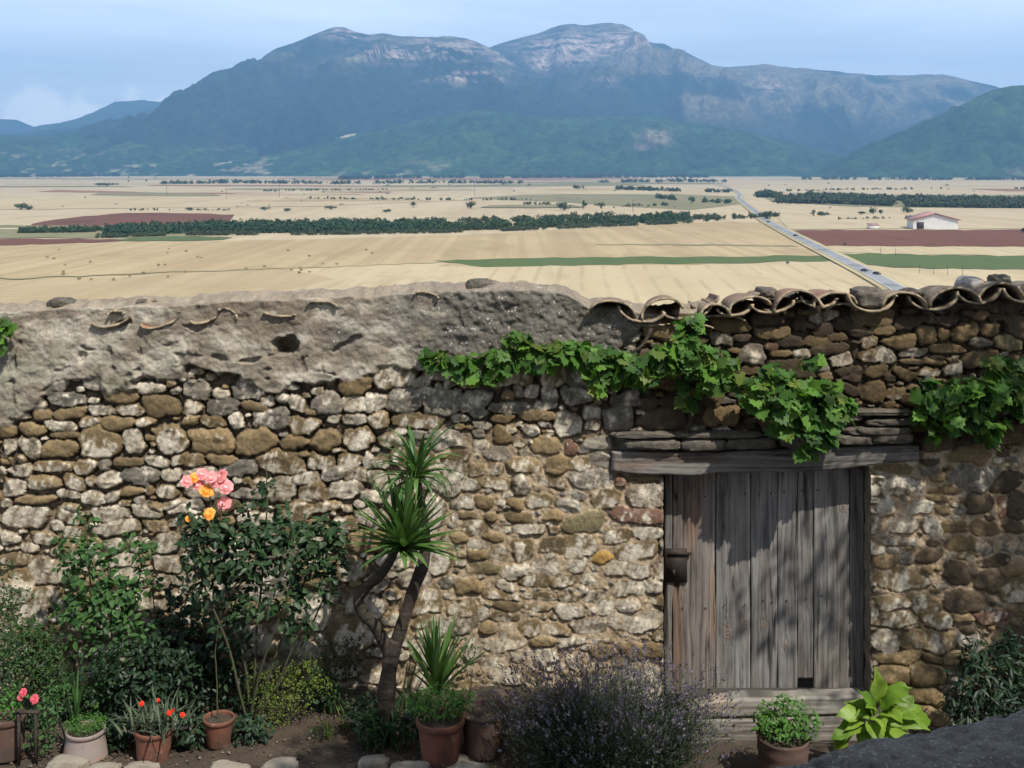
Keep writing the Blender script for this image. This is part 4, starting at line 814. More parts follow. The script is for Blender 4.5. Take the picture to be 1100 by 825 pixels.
def tube(m, pts, rad, n=6, c=None):
    pts = np.asarray(pts, float); rad = np.broadcast_to(np.asarray(rad, float), (len(pts),)); tg = unit(np.gradient(pts, axis=0))
    ref = np.array((0., .1, 1.)) if abs(tg[0, 2]) < .9 else np.array((1., .1, 0)); a = unit(np.cross(tg, ref)); b = np.cross(tg, a)
    an = np.linspace(0, 2 * math.pi, n, endpoint=False)
    v = pts[:, None] + (a[:, None] * np.cos(an)[None, :, None] + b[:, None] * np.sin(an)[None, :, None]) * rad[:, None, None]
    k = len(pts); i = np.arange(k * n).reshape(k, n); j = np.roll(i, -1, 1)
    m.add(v.reshape(-1, 3), np.stack([i[:-1], j[:-1], j[1:], i[1:]], -1).reshape(-1, 4), [list(i[0])[::-1]], [list(i[-1])], c=c)
def far_tree(px, py, wpx, hpx, label, mtl='far leaf', group='scattered trees on the plain', name='tree', seed=0):
    g = G(px, py); d = g[1]; s_ = d / F; w_, h_ = wpx * s_, hpx * s_; rng = np.random.default_rng(seed + 5000)
    t = empty(name, g, label, 'tree', group)
    m = MB(); tube(m, [(0, 0, -.2), (0, 0, h_ * .5)], [.06 * w_, .03 * w_], 5); o = m.build('trunk', M['bark']); o.parent = t
    m = MB(); crown_faces(m, (0, 0, h_ * .55), (w_ / 2, w_ / 2, h_ * .46), 260, rng, .075 * math.sqrt(w_ * h_)); o = m.build('crown', M[mtl]); o.parent = t
    return t
def belt(name, pts, label, cat, hpx, mtl='far leaf', dens=1., rows_=1, jit=1., w_=1.):
    """tree belt along a photo line: (px, py) baseline points; hpx = tree height in photo pixels"""
    m = MB(); pts = np.array(pts, float); seg = np.hypot(*np.diff(pts, axis=0).T); cum = np.concatenate([[0], np.cumsum(seg)]); n = max(3, int(cum[-1] * dens / 2.6))
    rng = np.random.default_rng(int(abs(pts.sum()) * 7) % 99991)
    for k in range(n):
        t_ = rng.uniform(0, cum[-1]); px = np.interp(t_, cum, pts[:, 0]); py = np.interp(t_, cum, pts[:, 1])
        if fbm(px / 22, py / 3, o=2, s=511) < .18 + .3 * min(jit, .6) and jit > 0: continue
        for r_ in range(rows_):
            pyy = py - r_ * (1.0 + rng.uniform(-.4, .4)); g = G(px + rng.uniform(-2, 2), pyy); s_ = g[1] / F
            h_ = hpx * s_ * rng.uniform(.4, 1.2); ww = h_ * rng.uniform(.7, 1.5) * w_
            crown_faces(m, g + (0, 0, h_ * .5), (ww / 2, ww / 2, h_ * .52), 60, rng, .14 * h_, 5)
    return tag(m.build(name, M[mtl]), label, cat, kind='stuff')
belt('poplar_plantation', [(112, 254), (160, 252.5), (215, 250.5), (280, 250.5), (350, 250.5), (420, 250), (470, 249)], 'dense dark green tree plantation in a long band across the fields', 'wood', 8.3, 'poplar leaf', 3.0, 6, 0, .6)
belt('woodland', [(470, 248.5), (540, 246.5), (620, 243), (690, 240), (737, 237.5)], 'darker rough woodland band tapering right to the road, beyond the big stubble field', 'wood', 6.8, 'far leaf', 2.4, 5, .2, 1.0)
belt('scrub', [(105, 256), (215, 253), (350, 252.5), (470, 250.5), (560, 248), (650, 244), (742, 240)], 'grey green scrub and saplings along the near edge of the plantation and woodland', 'scrub', 4.5, 'scrub leaf', 2.2, 2, .3, 1.5)
belt('scrub', [(225, 243), (350, 241), (470, 240), (560, 238), (660, 233)], 'lighter rough trees along the back edge of the plantation and woodland', 'scrub', 6, 'scrub leaf', 1.3, 2, 1, 1.2)
belt('scrub', [(20, 251), (90, 250), (150, 247), (210, 249)], 'low dark scrub left of the tree plantation', 'scrub', 6, 'far leaf', 2.2, 3, .3)
belt('scrub', [(835, 218.5), (900, 219.5), (980, 222.5), (1060, 223.5), (1180, 224)], 'grey green scrub belt behind the white barn', 'scrub', 7, 'scrub leaf', 2.6, 5, .2, 1.2)
belt('scrub', [(812, 212), (870, 213.5), (960, 216), (1060, 218), (1180, 219)], 'dark scrub line along the back edge of the scrub belt right of the road', 'scrub', 6, 'far leaf', 2.2, 3, .2, 1.2)
belt('hedgerow', [(735, 236), (770, 236), (800, 235), (840, 233), (900, 232)], 'patchy hedge crossing the road just beyond the end of the woodland band', 'hedge', 5.5, 'scrub leaf', 1.5, 2, 1, 1.2)
belt('hedgerow', [(615, 203), (650, 203.5), (690, 205), (740, 206.5), (785, 207)], 'dark hedge running to the far bend of the road', 'hedge', 4, 'far leaf', 2.2, 2, .6)
belt('hedgerow', [(700, 213), (740, 217), (785, 219)], 'short hedge left of the road, beyond the fallow field', 'hedge', 5, 'far leaf', 1.6, 2)
belt('hedgerow', [(335, 214), (420, 215), (500, 215.5), (570, 215)], 'broken hedge across the pale field in the middle of the plain', 'hedge', 3.4, 'far leaf', .9, 1)
belt('hedgerow', [(170, 198), (250, 197), (360, 198), (460, 197), (560, 197.5)], 'thin dark hedge among the farthest fields on the left', 'hedge', 3.2, 'far leaf', 2.0, 2)
belt('hedgerow', [(365, 193), (450, 191.5), (560, 191.5), (680, 191), (760, 191)], 'far tree line in front of the middle foothills', 'hedge', 3.6, 'far leaf', 3, 2, .2)
belt('hedgerow', [(-60, 191), (0, 190.5), (60, 190), (128, 189.5)], 'dark far tree line at the foot of the left hills', 'hedge', 3.8, 'poplar leaf', 3.2, 2, 0)
belt('hedgerow', [(860, 193), (950, 193.5), (1040, 193.5), (1180, 193)], 'far tree line below the dark right hill', 'hedge', 3.2, 'far leaf', 2.4, 2)
belt('hedgerow', [(560, 220), (620, 221), (680, 222.5), (720, 221)], 'sparse hedge in the fallow ground left of the road', 'hedge', 4, 'scrub leaf', 1, 1)
belt('hedgerow', [(120, 226.5), (180, 226), (250, 226.5)], 'sparse low bushes along the far side of the red brown left field', 'hedge', 3, 'scrub leaf', .8, 1)
belt('hedgerow', [(640, 196.5), (720, 195.5), (780, 196)], 'thin far hedge left of where the far road fades out', 'hedge', 3, 'far leaf', 2.4, 2, .3)
belt('hedgerow', [(240, 206.5), (330, 205), (420, 204)], 'faint broken hedge beside the far pale red strip', 'hedge', 2.4, 'scrub leaf', 1.2, 1)
belt('hedgerow', [(830, 206), (920, 204), (1010, 203.5), (1150, 203)], 'faint hedge line in the far pale fields on the right', 'hedge', 2.6, 'scrub leaf', 1.6, 1)
belt('hedgerow', [(180, 187.6), (240, 187.2), (300, 187)], 'far dark wood edge under the left hills, right of the dark tree line', 'hedge', 3.4, 'poplar leaf', 3, 2, .3)
belt('hedgerow', [(800, 188.5), (840, 188.2), (880, 188)], 'far dark clump line in the gap between the two hills', 'hedge', 3.2, 'poplar leaf', 3, 2, .3)
belt('hedgerow', [(900, 236), (960, 235), (985, 234)], 'low pale scrub just left of the barn', 'hedge', 3, 'scrub leaf', 1.4, 1)
m = MB(); rngs = np.random.default_rng(909)
for k in range(130):
    px, py = rngs.uniform(-40, 1140), 188.5 + 36 * rngs.random() ** 1.6
    if abs(px - 790) < 25: continue
    g = G(px, py); h_ = rngs.uniform(.8, 2.6) * g[1] / F * (1.3 - .5 * rngs.random()); ww = h_ * rngs.uniform(1, 3.2); crown_faces(m, g + (0, 0, h_ * .45), (ww / 2, ww / 2, h_ * .5), 26, rngs, .2 * h_, 4)
tag(m.build('scrub', M['scrub leaf']), 'tiny bushes dotted over the far fields', 'scrub', kind='stuff')
FT = [(22, 225, 16, 8, 'dark round tree alone in the pale field at the far left'), (30, 225.5, 12, 5, 'low bush right beside the lone far left tree'), (205, 226, 12, 4, 'low wide tree just right of the left edge field end'), (285, 226, 13, 4, 'small tree left of the middle of the pale field'), (308, 227, 13, 4, 'small tree right of the middle of the pale field'), (444, 223, 6, 7, 'slim dark tree in the pale field, over the plantation right end'), (505, 224, 13, 8, 'round dark tree in the pale field, left of the fallow ground'), (606, 226, 15, 9, 'broad dark tree above the right part of the woodland'), (627, 225, 4, 10, 'tall narrow cypress above the woodland band'), (646, 225, 3, 8, 'small narrow cypress above the woodland band'), (743, 219, 9, 8, 'round tree by the far bend left of the road'), (825, 236, 13, 9, 'dark tree at the point where the road disappears'), (938, 230, 10, 8, 'dark tree left of the white barn'), (946, 230, 8, 5, 'low tree touching the dark tree left of the barn'), (925, 231, 12, 4, 'low bush in the field left of the white barn'), (975, 229, 14, 8, 'broad dark tree behind the left end of the barn'), (760, 238, 12, 5, 'low bush at the right end of the woodland'), (770, 237.5, 9, 5, 'second low bush right of the woodland end'), (846, 284, 4, 4, 'tiny dark bush on the green crop left of the road'), (908, 263.5, 5, 2.5, 'tiny dark bush on the red ploughed field'), (415, 228, 12, 4, 'low pale bush by the middle pale field'), (355, 225, 14, 4, 'wide low bush at the middle of the left plain'), (240, 196.5, 14, 4, 'dark clump in the far left fields'), (115, 200, 26, 4, 'long dark clump of trees in the far left fields'), (1100, 250, 12, 8, 'dark tree at the right edge beyond the red field')]
for k, (px, py, ww, hh, lab) in enumerate(FT): far_tree(px, py, ww, hh, lab, seed=k, name='cypress' if 'cypress' in lab else 'tree')
# bales left on the stubble
me = None
rngb = np.random.default_rng(77); M['bale'] = mat('weathered straw', (.25, .19, .1), .95, noise=[(3, (1, 1, 1), (.16, .12, .06), .45, .6, 5)])
for k in range(46):
    px, py = rngb.uniform(40, 400), rngb.uniform(268, 306)
    if py > 300 - .06 * px + 14: continue
    if me is None:
        bm_ = bmesh.new(); bmesh.ops.create_cone(bm_, cap_ends=True, segments=14, radius1=.62, radius2=.62, depth=1.2); bmesh.ops.rotate(bm_, verts=bm_.verts, matrix=Matrix.Rotation(R(90), 3, 'X'))
        bmesh.ops.bevel(bm_, geom=[e_ for e_ in bm_.edges if e_.calc_face_angle(0) > 1], offset=.1, segments=2, affect='EDGES')
        me = bpy.data.meshes.new('straw_bale'); bm_.to_mesh(me); bm_.free(); me.materials.append(M['bale'])
    o = bpy.data.objects.new('straw_bale', me); col.objects.link(o); g = G(px, py); o.location = (g[0], g[1], PZ + .68); o.rotation_euler = (0, 0, rngb.uniform(0, 3)); o.scale = (1.0, rngb.uniform(.8, 1.3), rngb.uniform(.4, .7))
    tag(o, 'tiny brown straw bale lying on the big left stubble field', 'bale', 'straw bales scattered over the stubble')
# white barn
M['render'] = mat('white barn render', (.62, .6, .56), .85, noise=[(.4, (1, 1, 1), (.5, .47, .42), .5, .7, 6)])
M['roofred'] = mat('faded red roof', (.33, .17, .15), .85, noise=[(.5, (1, 1, .2), (.4, .26, .24), .45, .7, 5)])
g = G(1005, 246.3); d = g[1]; s_ = d / F
barn = empty('barn', g, 'long white barn with a faded red pitched roof beside the red ploughed field', 'barn'); barn.rotation_euler = (0, 0, R(-9))
bw, bd_, bh, br = 46 * s_, 26, 10.5 * s_, 5.6 * s_
m = MB(); x0, x1 = -bw / 2, bw / 2; xr_ = -bw * .02
m.add([(x0, 0, -.5), (x1, 0, -.5), (x1, 0, bh), (xr_, 0, bh + br), (x0, 0, bh)], [[0, 1, 2, 3, 4]]); m.add([(x0, bd_, -.5), (x1, bd_, -.5), (x1, bd_, bh), (xr_, bd_, bh + br), (x0, bd_, bh)], [[4, 3, 2, 1, 0]])
for xx in (x0, x1): m.add([(xx, 0, -.5), (xx, bd_, -.5), (xx, bd_, bh), (xx, 0, bh)], [[0, 1, 2, 3]])
o = m.build('wall', M['render']); o.parent = barn
m = MB()
for (xa2, za2, xb2, zb2) in ((x0 - 1.6, bh - .75, xr_, bh + br + .25), (xr_, bh + br + .25, x1 + 1.6, bh - .65)):
    v = [(xa2, -1.2, za2), (xb2, -1.2, zb2), (xb2, bd_ + 1, zb2), (xa2, bd_ + 1, za2)]; v2 = [(a, b, c + .9) for a, b, c in v]
    m.add(v + v2, [[3, 2, 1, 0], [4, 5, 6, 7], [0, 1, 5, 4], [1, 2, 6, 5], [2, 3, 7, 6], [3, 0, 4, 7]])
o = m.build('roof', M['roofred']); o.parent = barn
m = MB(); box(m, x0 + 2.4, x0 + 7.4, -.12, -.01, -.4, 5.2); o = m.build('door', M['iron']); o.parent = barn
m = MB(); g = G(939, 246); box(m, -3.6, 3.6, 0, 5, -.4, 2.9); o = m.build('wall', M['render']); sh = empty('shed', g, 'tiny white shed in the field left of the barn', 'shed'); o.parent = sh
m = MB(); m.add([(-4, -.4, 2.8), (4, -.4, 2.8), (4, 5.4, 3.7), (-4, 5.4, 3.7), (-4, -.4, 3.1), (4, -.4, 3.1), (4, 5.4, 4), (-4, 5.4, 4)], [[3, 2, 1, 0], [4, 5, 6, 7], [0, 1, 5, 4], [1, 2, 6, 5], [2, 3, 7, 6], [3, 0, 4, 7]]); o = m.build('roof', M['roofred']); o.parent = sh
# cars on the road
def car(px, py, label, colr, toward):
    g = G(px, py); t = empty('car', (g[0], g[1], PZ + .8 + g[1] * 3e-5), label, 'car', 'cars on the straight road'); t.rotation_euler = (0, 0, R(118 if toward else -62)); t.scale = (.8, .8, .8)
    mp = mat('car paint', colr, .35, spec=.5, noise=[(2, (1, 1, 1), tuple(.8 * x for x in colr), .5, .7, 2)])
    pr = [(-2.1, .3), (2.1, .3), (2.15, .75), (1.2, .92), (.55, 1.42), (-1.2, 1.45), (-1.95, .98), (-2.15, .8)]; m = MB(); n = len(pr)
    v = [(x, -.82, z) for x, z in pr] + [(x, .82, z) for x, z in pr]
    m.add(v, [list(range(n))], [list(range(n, 2 * n))[::-1]], [[(i + 1) % n, i, i + n, (i + 1) % n + n] for i in range(n)]); o = m.build('body', mp); o.parent = t
    gl = [(.95, .97), (.5, 1.36), (-1.15, 1.39), (-1.7, 1.0)]
    m = MB(); m.add([(x, -.835, z) for x, z in gl] + [(x, .835, z) for x, z in gl], [[0, 1, 2, 3]], [[7, 6, 5, 4]]); o = m.build('window', M['dark']); o.parent = t
    for x in (-1.3, 1.35):
        for y in (-.8, .8):
            m = MB(); tube(m, [(x, y - .1, .32), (x, y + .1, .32)], .32, 10); o = m.build('wheel', M['dark']); o.parent = t
def rx(py): return float(np.interp(py, [p[1] for p in rp[::-1]], [p[0] for p in rp[::-1]]))
car(rx(293.5) - 3, 293.5, 'nearer left car of the two close together on the road', (.05, .055, .07), True)
car(rx(297) + 4, 297, 'dark car nearest the wall on the straight road', (.03, .03, .035), False)
car(rx(255) - 1, 255, 'car halfway along the straight road beside the red field', (.03, .04, .06), True)
car(rx(240) - 2, 240, 'farthest car near the dark tree where the road disappears', (.05, .05, .05), True)
# poles
def pole(px, py, h, label, arm=True, r=.16):
    g = G(px, py); t = empty('utility_pole', g, label, 'pole', 'poles across the plain'); hh = h * g[1] / F
    m = MB(); tube(m, [(0, 0, -.3), (0, 0, hh)], [r, r * .7], 6); o = m.build('post', M['bark']); o.parent = t
    if arm: m = MB(); box(m, -1.1, 1.1, -.08, .08, hh * .93, hh * .93 + .15); o = m.build('crossarm', M['bark']); o.parent = t
for px, py, h in ((243, 214, 13), (300, 212, 15), (179, 209, 10), (365, 207, 10), (510, 211, 13), (680, 228, 14)): pole(px, py, h, 'thin pole standing in the far fields', r=.28)
for px, py, h, lab in ((988, 294, 11, 'short post in the stubble, leftmost of three by the green crop'), (1003, 295, 9, 'short post in the stubble, middle of three by the green crop'), (1018, 296, 12, 'short post in the stubble, third of three by the green crop'), (1034, 297.5, 13, 'rightmost post in the stubble above the red patched rock'), (946, 274, 9, 'post at the road side of the right green crop'), (962, 276, 10, 'post inside the left end of the right green crop')): pole(px, py, h, lab, False, .09)
# air: pale haze over the whole country
mh = bpy.data.materials.new('haze'); mh.use_nodes = True; t = mh.node_tree; t.nodes.remove(t.nodes['Principled BSDF'])
pv = t.nodes.new('ShaderNodeVolumePrincipled'); pv.inputs['Color'].default_value = (.30, .60, 1, 1); pv.inputs['Density'].default_value = 8.4e-5; pv.inputs['Anisotropy'].default_value = .1
t.links.new(pv.outputs[0], t.nodes['Material Output'].inputs['Volume'])
m = MB(); box(m, -13200, 13200, -60, 18600, PZ - 30, 1800); hz = m.build('haze', mh); tag(hz, kind='stuff')
# ================================================================== plants and pots
def leafset(m, pos, ax, nrm, ln, wr_, tpl='ovate'):
    n = len(pos); ax = unit(ax); s_ = unit(np.cross(ax, nrm)); nm = np.cross(s_, ax)
    ln = np.broadcast_to(np.asarray(ln, float), (n,)); wr_ = np.broadcast_to(np.asarray(wr_, float), (n,))
    if tpl == 'ovate':
        T = np.array([(0, 0, 0), (-.38, .3, .07), (0, .3, 0), (.38, .3, .07), (-.36, .62, .03), (0, .62, -.03), (.36, .62, .03), (0, 1, -.14)])
        fq = [[1, 4, 5, 2], [2, 5, 6, 3]]; ft = [[0, 1, 2], [0, 2, 3], [4, 7, 5], [5, 7, 6]]
    elif tpl == 'grape':
        rr = [(0, .0), (-.32, -.16), (-.52, .06), (-.40, .2), (-.62, .42), (-.44, .5), (-.36, .62), (-.30, .78), (-.14, .76), (0, 1.02), (.14, .76), (.30, .78), (.36, .62), (.44, .5), (.62, .42), (.40, .2), (.52, .06), (.32, -.16)]
        T = [(0, .33, .0)] + [(x, y, .16 * abs(x) - .13 * max(0, y - .4) - .05 * (i % 2)) for i, (x, y) in enumerate(rr)]
        T = np.array(T); k = len(rr); ft = [[0, 1 + (i + 1) % k, 1 + i] for i in range(k)]; fq = []
    elif tpl == 'broad':
        ys_ = [0, .1, .25, .42, .6, .76, .9]; hw = [.05, .26, .42, .46, .40, .27, .11]
        T = []
        for y, h in zip(ys_, hw): T += [(-h, y, .10 * h - .30 * y * y), (-h * .5, y, .16 * h - .30 * y * y), (0, y, -.05 * h - .30 * y * y), (h * .5, y, .16 * h - .30 * y * y), (h, y, .10 * h - .30 * y * y)]
        T.append((0, 1.02, -.36)); T = np.array(T); fq = [[r * 5 + c, r * 5 + c + 1, r * 5 + c + 6, r * 5 + c + 5] for r in range(6) for c in range(4)]; ft = [[30 + c, 31 + c, 35] for c in range(4)]
    else:
        T = np.array([(-.5, 0, 0), (.5, 0, 0), (.35, .6, .03), (-.35, .6, .03), (0, 1, -.05)]); fq = [[0, 1, 2, 3]]; ft = [[3, 2, 4]]
    k = len(T)
    v = pos[:, None] + ln[:, None, None] * (T[None, :, 0:1] * wr_[:, None, None] * s_[:, None] + T[None, :, 1:2] * ax[:, None] + T[None, :, 2:3] * nm[:, None])
    o = (np.arange(n) * k)[:, None, None]; fs = []
    if fq: fs.append((np.array(fq)[None] + o).reshape(-1, 4))
    if ft: fs.append((np.array(ft)[None] + o).reshape(-1, 3))
    m.add(v.reshape(-1, 3), *fs)
def blades(m, base, az, el, ln, wd, droop, seg=7, tw=0.):
    """strap leaves: base points, azimuth, start elevation, length, width, droop (rad over the length)"""
    n = len(base); t_ = np.linspace(0, 1, seg + 1); e = el[:, None] - droop[:, None] * t_[None] ** 1.6
    ds = ln[:, None] / seg; cx_ = np.cumsum(np.cos(e) * ds, 1) - np.cos(e) * ds; cz_ = np.cumsum(np.sin(e) * ds, 1) - np.sin(e) * ds
    d = np.stack([np.cos(az), np.sin(az)], -1); p = np.concatenate([base[:, None, :2] + d[:, None] * cx_[..., None], (base[:, 2:3] + cz_)[..., None]], -1)
    side = np.stack([-np.sin(az), np.cos(az), np.zeros(n)], -1)[:, None]; up = np.stack([-np.sin(e) * np.cos(az)[:, None], -np.sin(e) * np.sin(az)[:, None], np.cos(e)], -1)
    w_ = wd[:, None] * (np.clip(t_ * 6, .45, 1) * (1 - t_ ** 2.2) + .02)[None]
    l = p - side * w_[..., None] / 2 + up * w_[..., None] * .18; r = p + side * w_[..., None] / 2 + up * w_[..., None] * .18
    v = np.stack([l, p, r], 2).reshape(-1, 3); i = (np.arange(n) * (seg + 1) * 3)[:, None] + np.arange(seg)[None] * 3; i = i.reshape(-1, 1)
    m.add(v, np.concatenate([i + [0, 1, 4, 3], i + [1, 2, 5, 4]]))
def pxpt(px, py, d): return P(px, py, d)
def foliage(name, parent, mtl, clumps, leaf, wr_=.6, tpl='ovate', seed=0, up=.55, out=.5, sag=.0):
    """clumps: (px, py, distance, radius px, radius py, radius depth m, count)"""
    rng = np.random.default_rng(seed); m = MB(); loc = np.array(parent.location)
    for (px, py, d, rx_, ry_, rd_, n) in clumps:
        s_ = d / F; c = P(px, py, d); u = rand_unit(n, rng) * (rng.uniform(.15, 1, n) ** .5)[:, None]
        p = c + u * (rx_ * s_, rd_, ry_ * s_)
        ok = (p[:, 1] < WD - .06) ; p = p[ok]; u = u[ok]; k = len(p)
        nr = unit(np.array((0, -.25, up)) + u * out + rng.normal(size=(k, 3)) * .38)
        a = rand_unit(k, rng) * .9 + u * .7 + np.array((0, 0, -sag)); a = a - nr * np.sum(a * nr, -1, keepdims=True)
        leafset(m, p - loc, a, nr, leaf * rng.uniform(.6, 1.25, k), wr_, tpl)
    o = m.build(name, M[mtl]); o.parent = parent; return o
def stems(parent, mtl, paths, r0=.008, r1=.004, name='stem', wob=.02, seed=0):
    """paths: lists of (px, py, distance)"""
    rng = np.random.default_rng(seed); m = MB(); loc = np.array(parent.location)
    for pth in paths:
        p = np.array([P(*q) for q in pth]); t_ = np.linspace(0, len(p) - 1, 6 * len(p)); q = np.stack([np.interp(t_, np.arange(len(p)), p[:, k]) for k in range(3)], -1)
        for _ in range(4): q[1:-1] = (q[:-2] + 2 * q[1:-1] + q[2:]) / 4
        q = q + np.stack([fbm(t_ * 2, rng.uniform(0, 99), o=2, s=k) - .5 for k in range(3)], -1) * wob
        tube(m, q - loc, np.linspace(r0, r1, len(q)), 5)
    o = m.build(name, M[mtl]); o.parent = parent; return o
def pot(name, px, pyt, pyb, wt, wb, d, mtl, label, rim=True, soil=True, group=None, bands=0):
    s_ = d / F; c = P(px, pyb, d); h = (pyb - pyt) * s_; rt, rb = wt / 2 * s_, wb / 2 * s_
    t = empty(name, c, label, 'flower pot', group)
    def lathe(pr, n=40):
        m = MB(); a = np.linspace(0, 2 * math.pi, n, endpoint=False); pr = np.array(pr); sd = float(px)
        v = np.stack([np.stack([r * np.cos(a) * (1 + .012 * np.sin(a * 2 + sd)), r * np.sin(a) * (1 + .012 * np.sin(a * 2 + sd)), np.full(n, z)], -1) for r, z in pr]); k = len(pr)
        i = np.arange(k * n).reshape(k, n); j = np.roll(i, -1, 1); m.add(v.reshape(-1, 3), np.stack([i[:-1], j[:-1], j[1:], i[1:]], -1).reshape(-1, 4)); return m
    rh = h * .16 if rim else 0
    bod = [(0, 0), (rb * .96, 0), (rb, .006)] + [(lerp(rb, rt * (.93 if rim else 1), q) * (1 + (.03 if bands and int(q * 12) % 4 == 0 else 0)), lerp(.006, h - rh, q)) for q in np.linspace(.05, 1, 14)]
    if not rim: bod += [(rt * 1.01, h), (rt * .93, h - .002), (rt * .9, h - .05)]
    o = lathe(bod).build('body', M[mtl], smooth=True); o.parent = t
    if rim:
        o = lathe([(rt * .93, h - rh), (rt * .985, h - rh + .003), (rt, h - rh * .5), (rt * 1.0, h - .006), (rt * .985, h), (rt * .9, h), (rt * .87, h - .01), (rt * .86, h - .06)]).build('rim', M[mtl], smooth=True); o.parent = t
    if soil:
        o = lathe([(rt * .9, h - .028), (rt * .5, h - .02), (.001, h - .016)]).build('soil', M['soil'], smooth=True); o.parent = t
    return t
def bloom(parent, px, py, d, r, mtl, seed, name='bloom', tilt=None):
    """double rose: rings of cupped petals"""
    rng = np.random.default_rng(seed); m = MB(); c = P(px, py, d) - np.array(parent.location)
    ax = unit(np.array(tilt if tilt is not None else (rng.uniform(-.4, .4), -.8, .5))); u = unit(np.cross(ax, (0.1, 0, 1.))); w_ = np.cross(ax, u)
    for ring, (k, rad, cup) in enumerate([(4, .3, 1.2), (5, .52, .85), (6, .78, .5), (7, 1.0, .18)]):
        for j in range(k):
            a = 2 * math.pi * (j + .5 * ring + rng.uniform(-.2, .2)) / k; rd = u * math.cos(a) + w_ * math.sin(a); tg = -u * math.sin(a) + w_ * math.cos(a)
            R_ = r * rad * rng.uniform(.88, 1.1); hw = R_ * (.75 if ring < 2 else .62); b = c + ax * r * (.34 - .1 * ring)
            g_ = []
            for q in (0, .4, .75, 1):
                for s_ in (-1, -.5, 0, .5, 1):
                    ww = hw * (math.sin(math.pi * min(1, q * .62 + .12))) * 1.1
                    rr = R_ * (q - .06 * s_ * s_ * q); hgt = cup * R_ * .55 * q * q - (.12 * R_ * q ** 4 if ring > 1 else 0) + .07 * R_ * s_ * s_
                    g_.append(b + rd * (rr + .05 * R_ * rng.normal()) + tg * ww * s_ + ax * hgt)
            m.add(np.array(g_), gridfaces(4, 5))
    o = m.build(name, M[mtl], smooth=True); o.parent = parent; return o
def gd2(px, d): return float(gz((px - CX) / F * d, d))
def base(px, d): x = (px - CX) / F * d; return np.array((x, d, gd2(px, d)))

# --- edging stones along the bed
ES = [(72, 820, 40, 10), (112, 821, 34, 9), (152, 822, 40, 9), (247, 819, 42, 13), (301, 818, 44, 12), (400, 817, 36, 12), (440, 823, 44, 9), (505, 822, 40, 9)]
EL = ['front of the squat grey pot', 'between the squat grey pot and the red flowered pot', 'front of the red flowered pot', 'front of the small red pot, squarest', 'front of the yellow green shrub, broad and squared', 'rounded, raised, below the twisted yucca trunk', 'left of the terracotta herb pot front', 'front of the terracotta herb pot, beside its saucer stone']
for k, ((px, py, ww, hh), lab) in enumerate(zip(ES, EL)):
    d = (CZ - .05) * F / (py - HY); o = rock('edging_stone', px, py, d, ww * RNG.uniform(.85, 1.08), hh + RNG.uniform(0, 8), RNG.uniform(.07, .12), 700 + k, 'edge', amp=.3, pw=.6)
    o.location.z = gd2(px, d) + RNG.uniform(-.015, .015); o.rotation_euler = (RNG.uniform(-.15, .15), RNG.uniform(-.12, .12), RNG.uniform(-.25, .25)); tag(o, 'pale edging stone, ' + lab, 'edging stone', 'edging stones along the flower bed')

# --- rose bush with blooms
D = 8.42
t = empty('rose_bush', base(285, D), 'tall dark rose bush with pink and orange blooms at its upper left', 'rose bush')
pth = [[(270, 775, 8.45), (262, 700, 8.42), (240, 620, 8.35), (228, 560, 8.30), (224, 525, 8.28)], [(272, 775, 8.45), (275, 690, 8.40), (284, 600, 8.40), (287, 540, 8.40), (286, 500, 8.42)], [(275, 775, 8.42), (300, 690, 8.40), (330, 620, 8.40), (352, 570, 8.42)], [(268, 775, 8.40), (285, 700, 8.30), (310, 640, 8.25), (322, 585, 8.25)], [(265, 775, 8.40), (245, 690, 8.30), (215, 620, 8.30), (205, 575, 8.30)], [(277, 775, 8.40), (320, 700, 8.46), (345, 650, 8.48), (366, 590, 8.48)], [(276, 775, 8.40), (306, 720, 8.35), (325, 660, 8.30)], [(240, 600, 8.30), (236, 560, 8.26), (240, 540, 8.25)], [(230, 590, 8.30), (212, 560, 8.28), (203, 555, 8.27)]]
stems(t, 'stem', pth, .011, .004, seed=3)
cl = [(225, 570, 8.30, 26, 16, .12, 90), (215, 590, 8.30, 26, 18, .13, 90), (262, 575, 8.35, 30, 16, .14, 110), (300, 572, 8.38, 36, 14, .15, 130), (340, 575, 8.40, 28, 18, .15, 110), (355, 600, 8.44, 20, 24, .12, 80), (310, 600, 8.30, 38, 18, .14, 130), (262, 605, 8.30, 34, 22, .15, 130), (225, 625, 8.35, 28, 24, .14, 100), (285, 640, 8.32, 44, 22, .14, 110), (335, 630, 8.40, 30, 20, .12, 70), (250, 660, 8.40, 28, 20, .12, 60), (286, 524, 8.40, 13, 14, .06, 16), (270, 545, 8.40, 16, 10, .06, 18), (300, 548, 8.40, 12, 9, .06, 14), (318, 668, 8.35, 22, 18, .1, 35), (205, 560, 8.30, 14, 12, .08, 24), (368, 570, 8.45, 9, 10, .06, 14)]
foliage('foliage', t, 'rose leaf', [(*c_[:6], int(c_[6] * 1.55)) for c_ in cl], .072, .62, seed=31, up=.6)
for k, (px, py, r, mt_) in enumerate([(201, 517, .042, 'pink petal'), (209, 513, .034, 'orange petal'), (217, 509, .042, 'pink petal'), (227, 513, .046, 'pink petal'), (238, 511, .042, 'pink petal'), (213, 521, .04, 'pink petal'), (222, 528, .048, 'orange petal'), (243, 523, .05, 'pink petal'), (241, 541, .05, 'pink petal'), (225, 552, .042, 'orange petal'), (232, 519, .036, 'pink petal')]):
    bloom(t, px, py, 8.24 + .02 * (k % 3), r, mt_, 40 + k, 'rose_bloom')
bloom(t, 203, 557, 8.25, .024, 'orange petal', 55, 'rose_bud')
